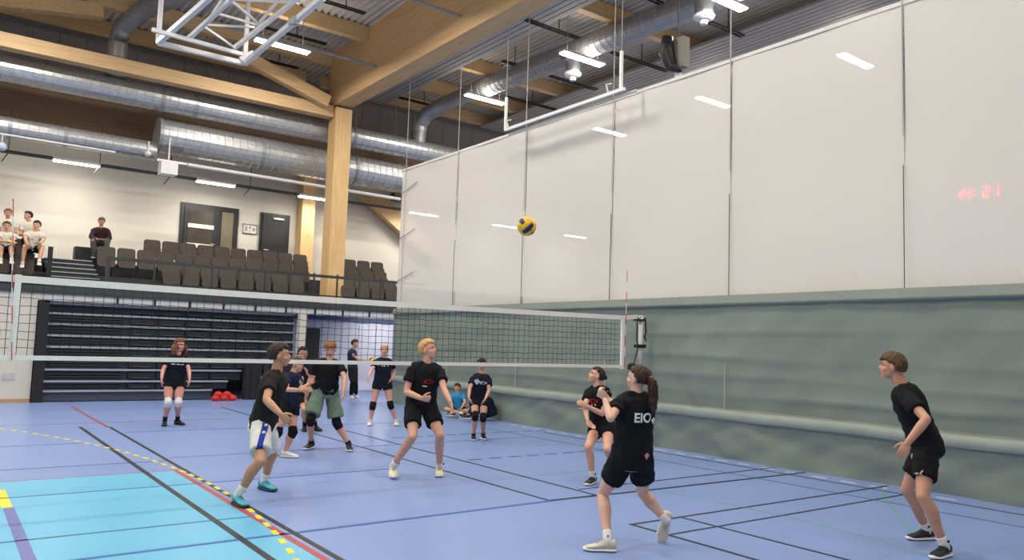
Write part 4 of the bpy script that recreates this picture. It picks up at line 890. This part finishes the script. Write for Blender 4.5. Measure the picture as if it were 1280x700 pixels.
person('curly-haired young woman with white knee pads, in front of the bleachers', 1.70, (225, 432), (222, 444), (218, 477),
    [dict(elbow=(236.5, 463), wrist=(237, 474), hand=(236, 482), s1=-1, s2=-1), dict(elbow=(203.5, 463), wrist=(202, 474), hand=(202, 482), s1=-1, s2=-1)],
    [dict(ankle=(222, 525), knee=(223, 503), toe=(231, 530), s=-1), dict(ankle=(206, 526), knee=(210, 503), toe=(205, 532), s=-1)],
    yaw=5, hyaw=38, female=True, hair=(122, 80, 52), hairstyle='curly', vox=.009, shorts_len=.2, pads=(224, 220, 214), sock=(24, 24, 28), sock_h=.25, shoe=(26, 26, 30), sole=(30, 30, 34), shirt=('black blue', (24, 25, 38)), shirt_drop=.14, fat=1.18, skin=(208, 146, 130),
    prints=[('bar', 'front', .7, -.07, .07, (222, 222, 226), 'shirt'), ('bar', 'front', .7, .02, .06, (222, 222, 226), 'shirt'), ('bar', 'front', .7, .09, .05, (222, 222, 226), 'shirt')])
person('dark-haired young woman with black knee pads and hands by her thighs beside the curtain', 1.60, (602, 456), (602, 468), (599, 498),
    [dict(elbow=(611, 489), wrist=(607, 498), hand=(603, 505), s1=-1, s2=-1), dict(elbow=(587, 487), wrist=(586, 497), hand=(589, 504), s1=-1, s2=-1)],
    [dict(ankle=(604, 543), knee=(604, 522), toe=(607, 549), s=-1), dict(ankle=(592, 544), knee=(594, 520), toe=(592, 551), s=-1)],
    yaw=0, hpitch=-8, female=True, hair=(24, 20, 20), hairstyle='bun', vox=.0085, shorts_len=.42, pads=(22, 22, 26), sock=(26, 26, 30), sock_h=.1, shoe=(28, 28, 34), shirt=('navy black', (24, 27, 42)), fat=1.05, skin=(206, 156, 132),
    prints=[('blob', 'front', .72, -.07, .09, (190, 192, 200), 'shirt'), ('swirl', 'front', .7, .04, .12, (214, 216, 222), 'shirt')])
person('boy in a bright blue t-shirt sitting cross-legged on the floor by the curtain', 1.45, (571.5, 485), (572, 492), (573, 512),
    [dict(elbow=(581, 503), wrist=(577, 510), hand=(574, 513), s1=-1, s2=-1), dict(elbow=(562, 503), wrist=(564, 510), hand=(568, 513), s1=-1, s2=-1)],
    [dict(ankle=(566, 516), knee=(585, 513), toe=(560, 518), s=-1, t=17.6), dict(ankle=(578, 517), knee=(557, 511), toe=(584, 519), s=-1, t=17.5)],
    yaw=-10, hair=(58, 40, 32), vox=.009, td=17.95, shirt=('bright blue', (48, 140, 190)), shorts_len=.6, shoe=(30, 30, 34), sock_h=.1, skin=(216, 160, 130))
person('hunched child in navy sitting on the floor behind the dark-haired young woman', 1.55, (603, 491), (607, 498), (613, 515),
    [dict(dir=[(.5, .1, -.8), (.8, -.2, -.1)]), dict(dir=[(.5, .1, -.8), (.8, -.2, -.1)])],
    [dict(ankle=(586, 518), knee=(594, 507), toe=(580, 521), s=-1, t=16.9), dict(ankle=(585, 519), knee=(596, 509), toe=(576, 522), s=-1, t=16.7)],
    yaw=-75, hair=(34, 28, 26), vox=.009, td=17.3, shirt=('deep navy', (24, 28, 46)), shorts=('deep navy', (24, 28, 46)), shoe=(30, 30, 34), sleeve=.95, longleg=True, fat=1.25)
person('child in a blue shirt behind the net post, mostly hidden by the ponytailed woman', 1.52, (782, 463), (780, 470), (776, 499),
    [dict(dir=[(.1, .1, -1), (.3, 0, -1)]), dict(dir=[(.1, .1, -1), (.3, 0, -1)])],
    [dict(ankle=(777, 540), knee=(778, 520), toe=(779, 545), s=-1), dict(ankle=(770, 541), knee=(771, 520), toe=(769, 546), s=-1)],
    yaw=-25, hair=(40, 30, 26), vox=.0095, shirt=('royal blue', (44, 74, 176)), shoe=(60, 60, 66), skin=(206, 150, 122))
# spectators on the balcony
def spect(label, head, neck, pelv, knees, anks, td, floorz, shirt, **kw):
    T = td - kw.pop('fwd', .45)
    return person(label, kw.pop('H', 1.72), head, neck, pelv, kw.pop('arms'), [dict(ankle=anks[0], knee=knees[0], toe=(anks[0][0] + 1, anks[0][1] + 4), t=T, tt=-.25, s=-1), dict(ankle=anks[1], knee=knees[1], toe=(anks[1][0] - 1, anks[1][1] + 4), t=T, tt=-.25, s=-1)],
        td=td, floor=floorz, vox=.0105, shirt=shirt, yaw=kw.pop('yaw', 0), **kw)
wt = ('spectator white', (214, 208, 194)); fw_ = R @ np.array([0, 0, -1.])
def dep(px, py, y): return float((atY(px, py, y) - EYE) @ fw_)
spect('boy in a white shirt on the balcony, upper left of the four spectators', (10, 267), (10, 274.5), (9, 299), [(15, 297), (4, 297)], [(15, 316), (4, 316)], dep(9, 299, 23.4), 3.17, wt, fwd=.3, arms=[dict(dir=[(.3, .1, -1), (.9, -.3, 0)]), dict(dir=[(.3, .1, -1), (.9, -.3, 0)])], hair=(120, 92, 70), skin=(208, 158, 130))
spect('boy in a white shirt turning his head, upper right of the four spectators', (35, 270), (37, 278), (38, 301), [(44, 299), (33, 299)], [(44, 318), (33, 318)], dep(38, 301, 23.4), 3.17, wt, fwd=.3, arms=[dict(dir=[(.3, .1, -1), (.9, -.3, 0)]), dict(dir=[(.3, .1, -1), (.9, -.3, 0)])], hyaw=-55, hair=(36, 28, 26), skin=(208, 158, 130))
s3 = spect('boy in a white shirt holding a yellow bottle, lower left of the four spectators', (8.5, 283), (8, 291), (8, 311), [(14, 309), (1, 309)], [(14.5, 325), (1, 325)], dep(8, 311, 22.25), 2.75, wt, arms=[dict(elbow=(17, 300), wrist=(14, 303), hand=(12, 303)), dict(elbow=(-2, 300), wrist=(4, 302), hand=(8, 303))], hair=(88, 64, 48), skin=(208, 158, 130))
spect('boy in a white shirt leaning on his knee, lower right of the four spectators', (46, 282), (43, 290), (41, 311), [(53, 308), (31, 308)], [(49, 327), (28, 330)], dep(41, 311, 22.25), 2.75, wt, arms=[dict(elbow=(54, 300), wrist=(50, 304), hand=(46, 304)), dict(elbow=(32, 299), wrist=(34, 305), hand=(36, 308))], hyaw=-20, hair=(44, 32, 26), skin=(212, 162, 130))
bt = thing('yellow_bottle', 'small yellow bottle in the hands of the lower left spectator', 'bottle', (s3['pel'][0], s3['pel'][1] - .4, 3.4)); bp_ = atT(14, 303, dep(14, 303, 21.82))
MB().tube([bp_ + [-.12, 0, .02], bp_ + [-.1, 0, .02], bp_ + [.06, 0, 0], bp_ + [.08, 0, 0]], [.01, .035, .035, .015], 12).build('bottle_body', mat('yellow plastic', (238, 204, 40), .4), bt, smooth=True)
MB().tube([bp_ + [.08, 0, 0], bp_ + [.11, 0, 0]], .018, 10).build('cap', white_pt, bt)
s5 = spect('older man in a dark maroon sweater sitting alone beside the stair aisle', (127, 277.5), (126, 285), (126, 305), [(134, 301), (116.5, 300)], [(133, 318), (117, 318)], dep(126, 305, 24.2), 3.6, ('maroon sweater', (48, 30, 36)), H=1.78, arms=[dict(elbow=(137, 298), wrist=(131, 300), hand=(127, 300)), dict(elbow=(114, 296), wrist=(121, 299), hand=(126, 300))], hair=(84, 70, 60), sleeve=.95, longleg=True, shorts=('grey trousers', (78, 76, 78)), fat=1.12, hpitch=-10, skin=(198, 142, 122), shoe=(40, 38, 38))
box('wall_bench', (2.9, 24.1, 3.6), (3.5, 24.5, 4.02), seatd_m, label='dark folded bench seat under the man in the maroon sweater', cat='bench')
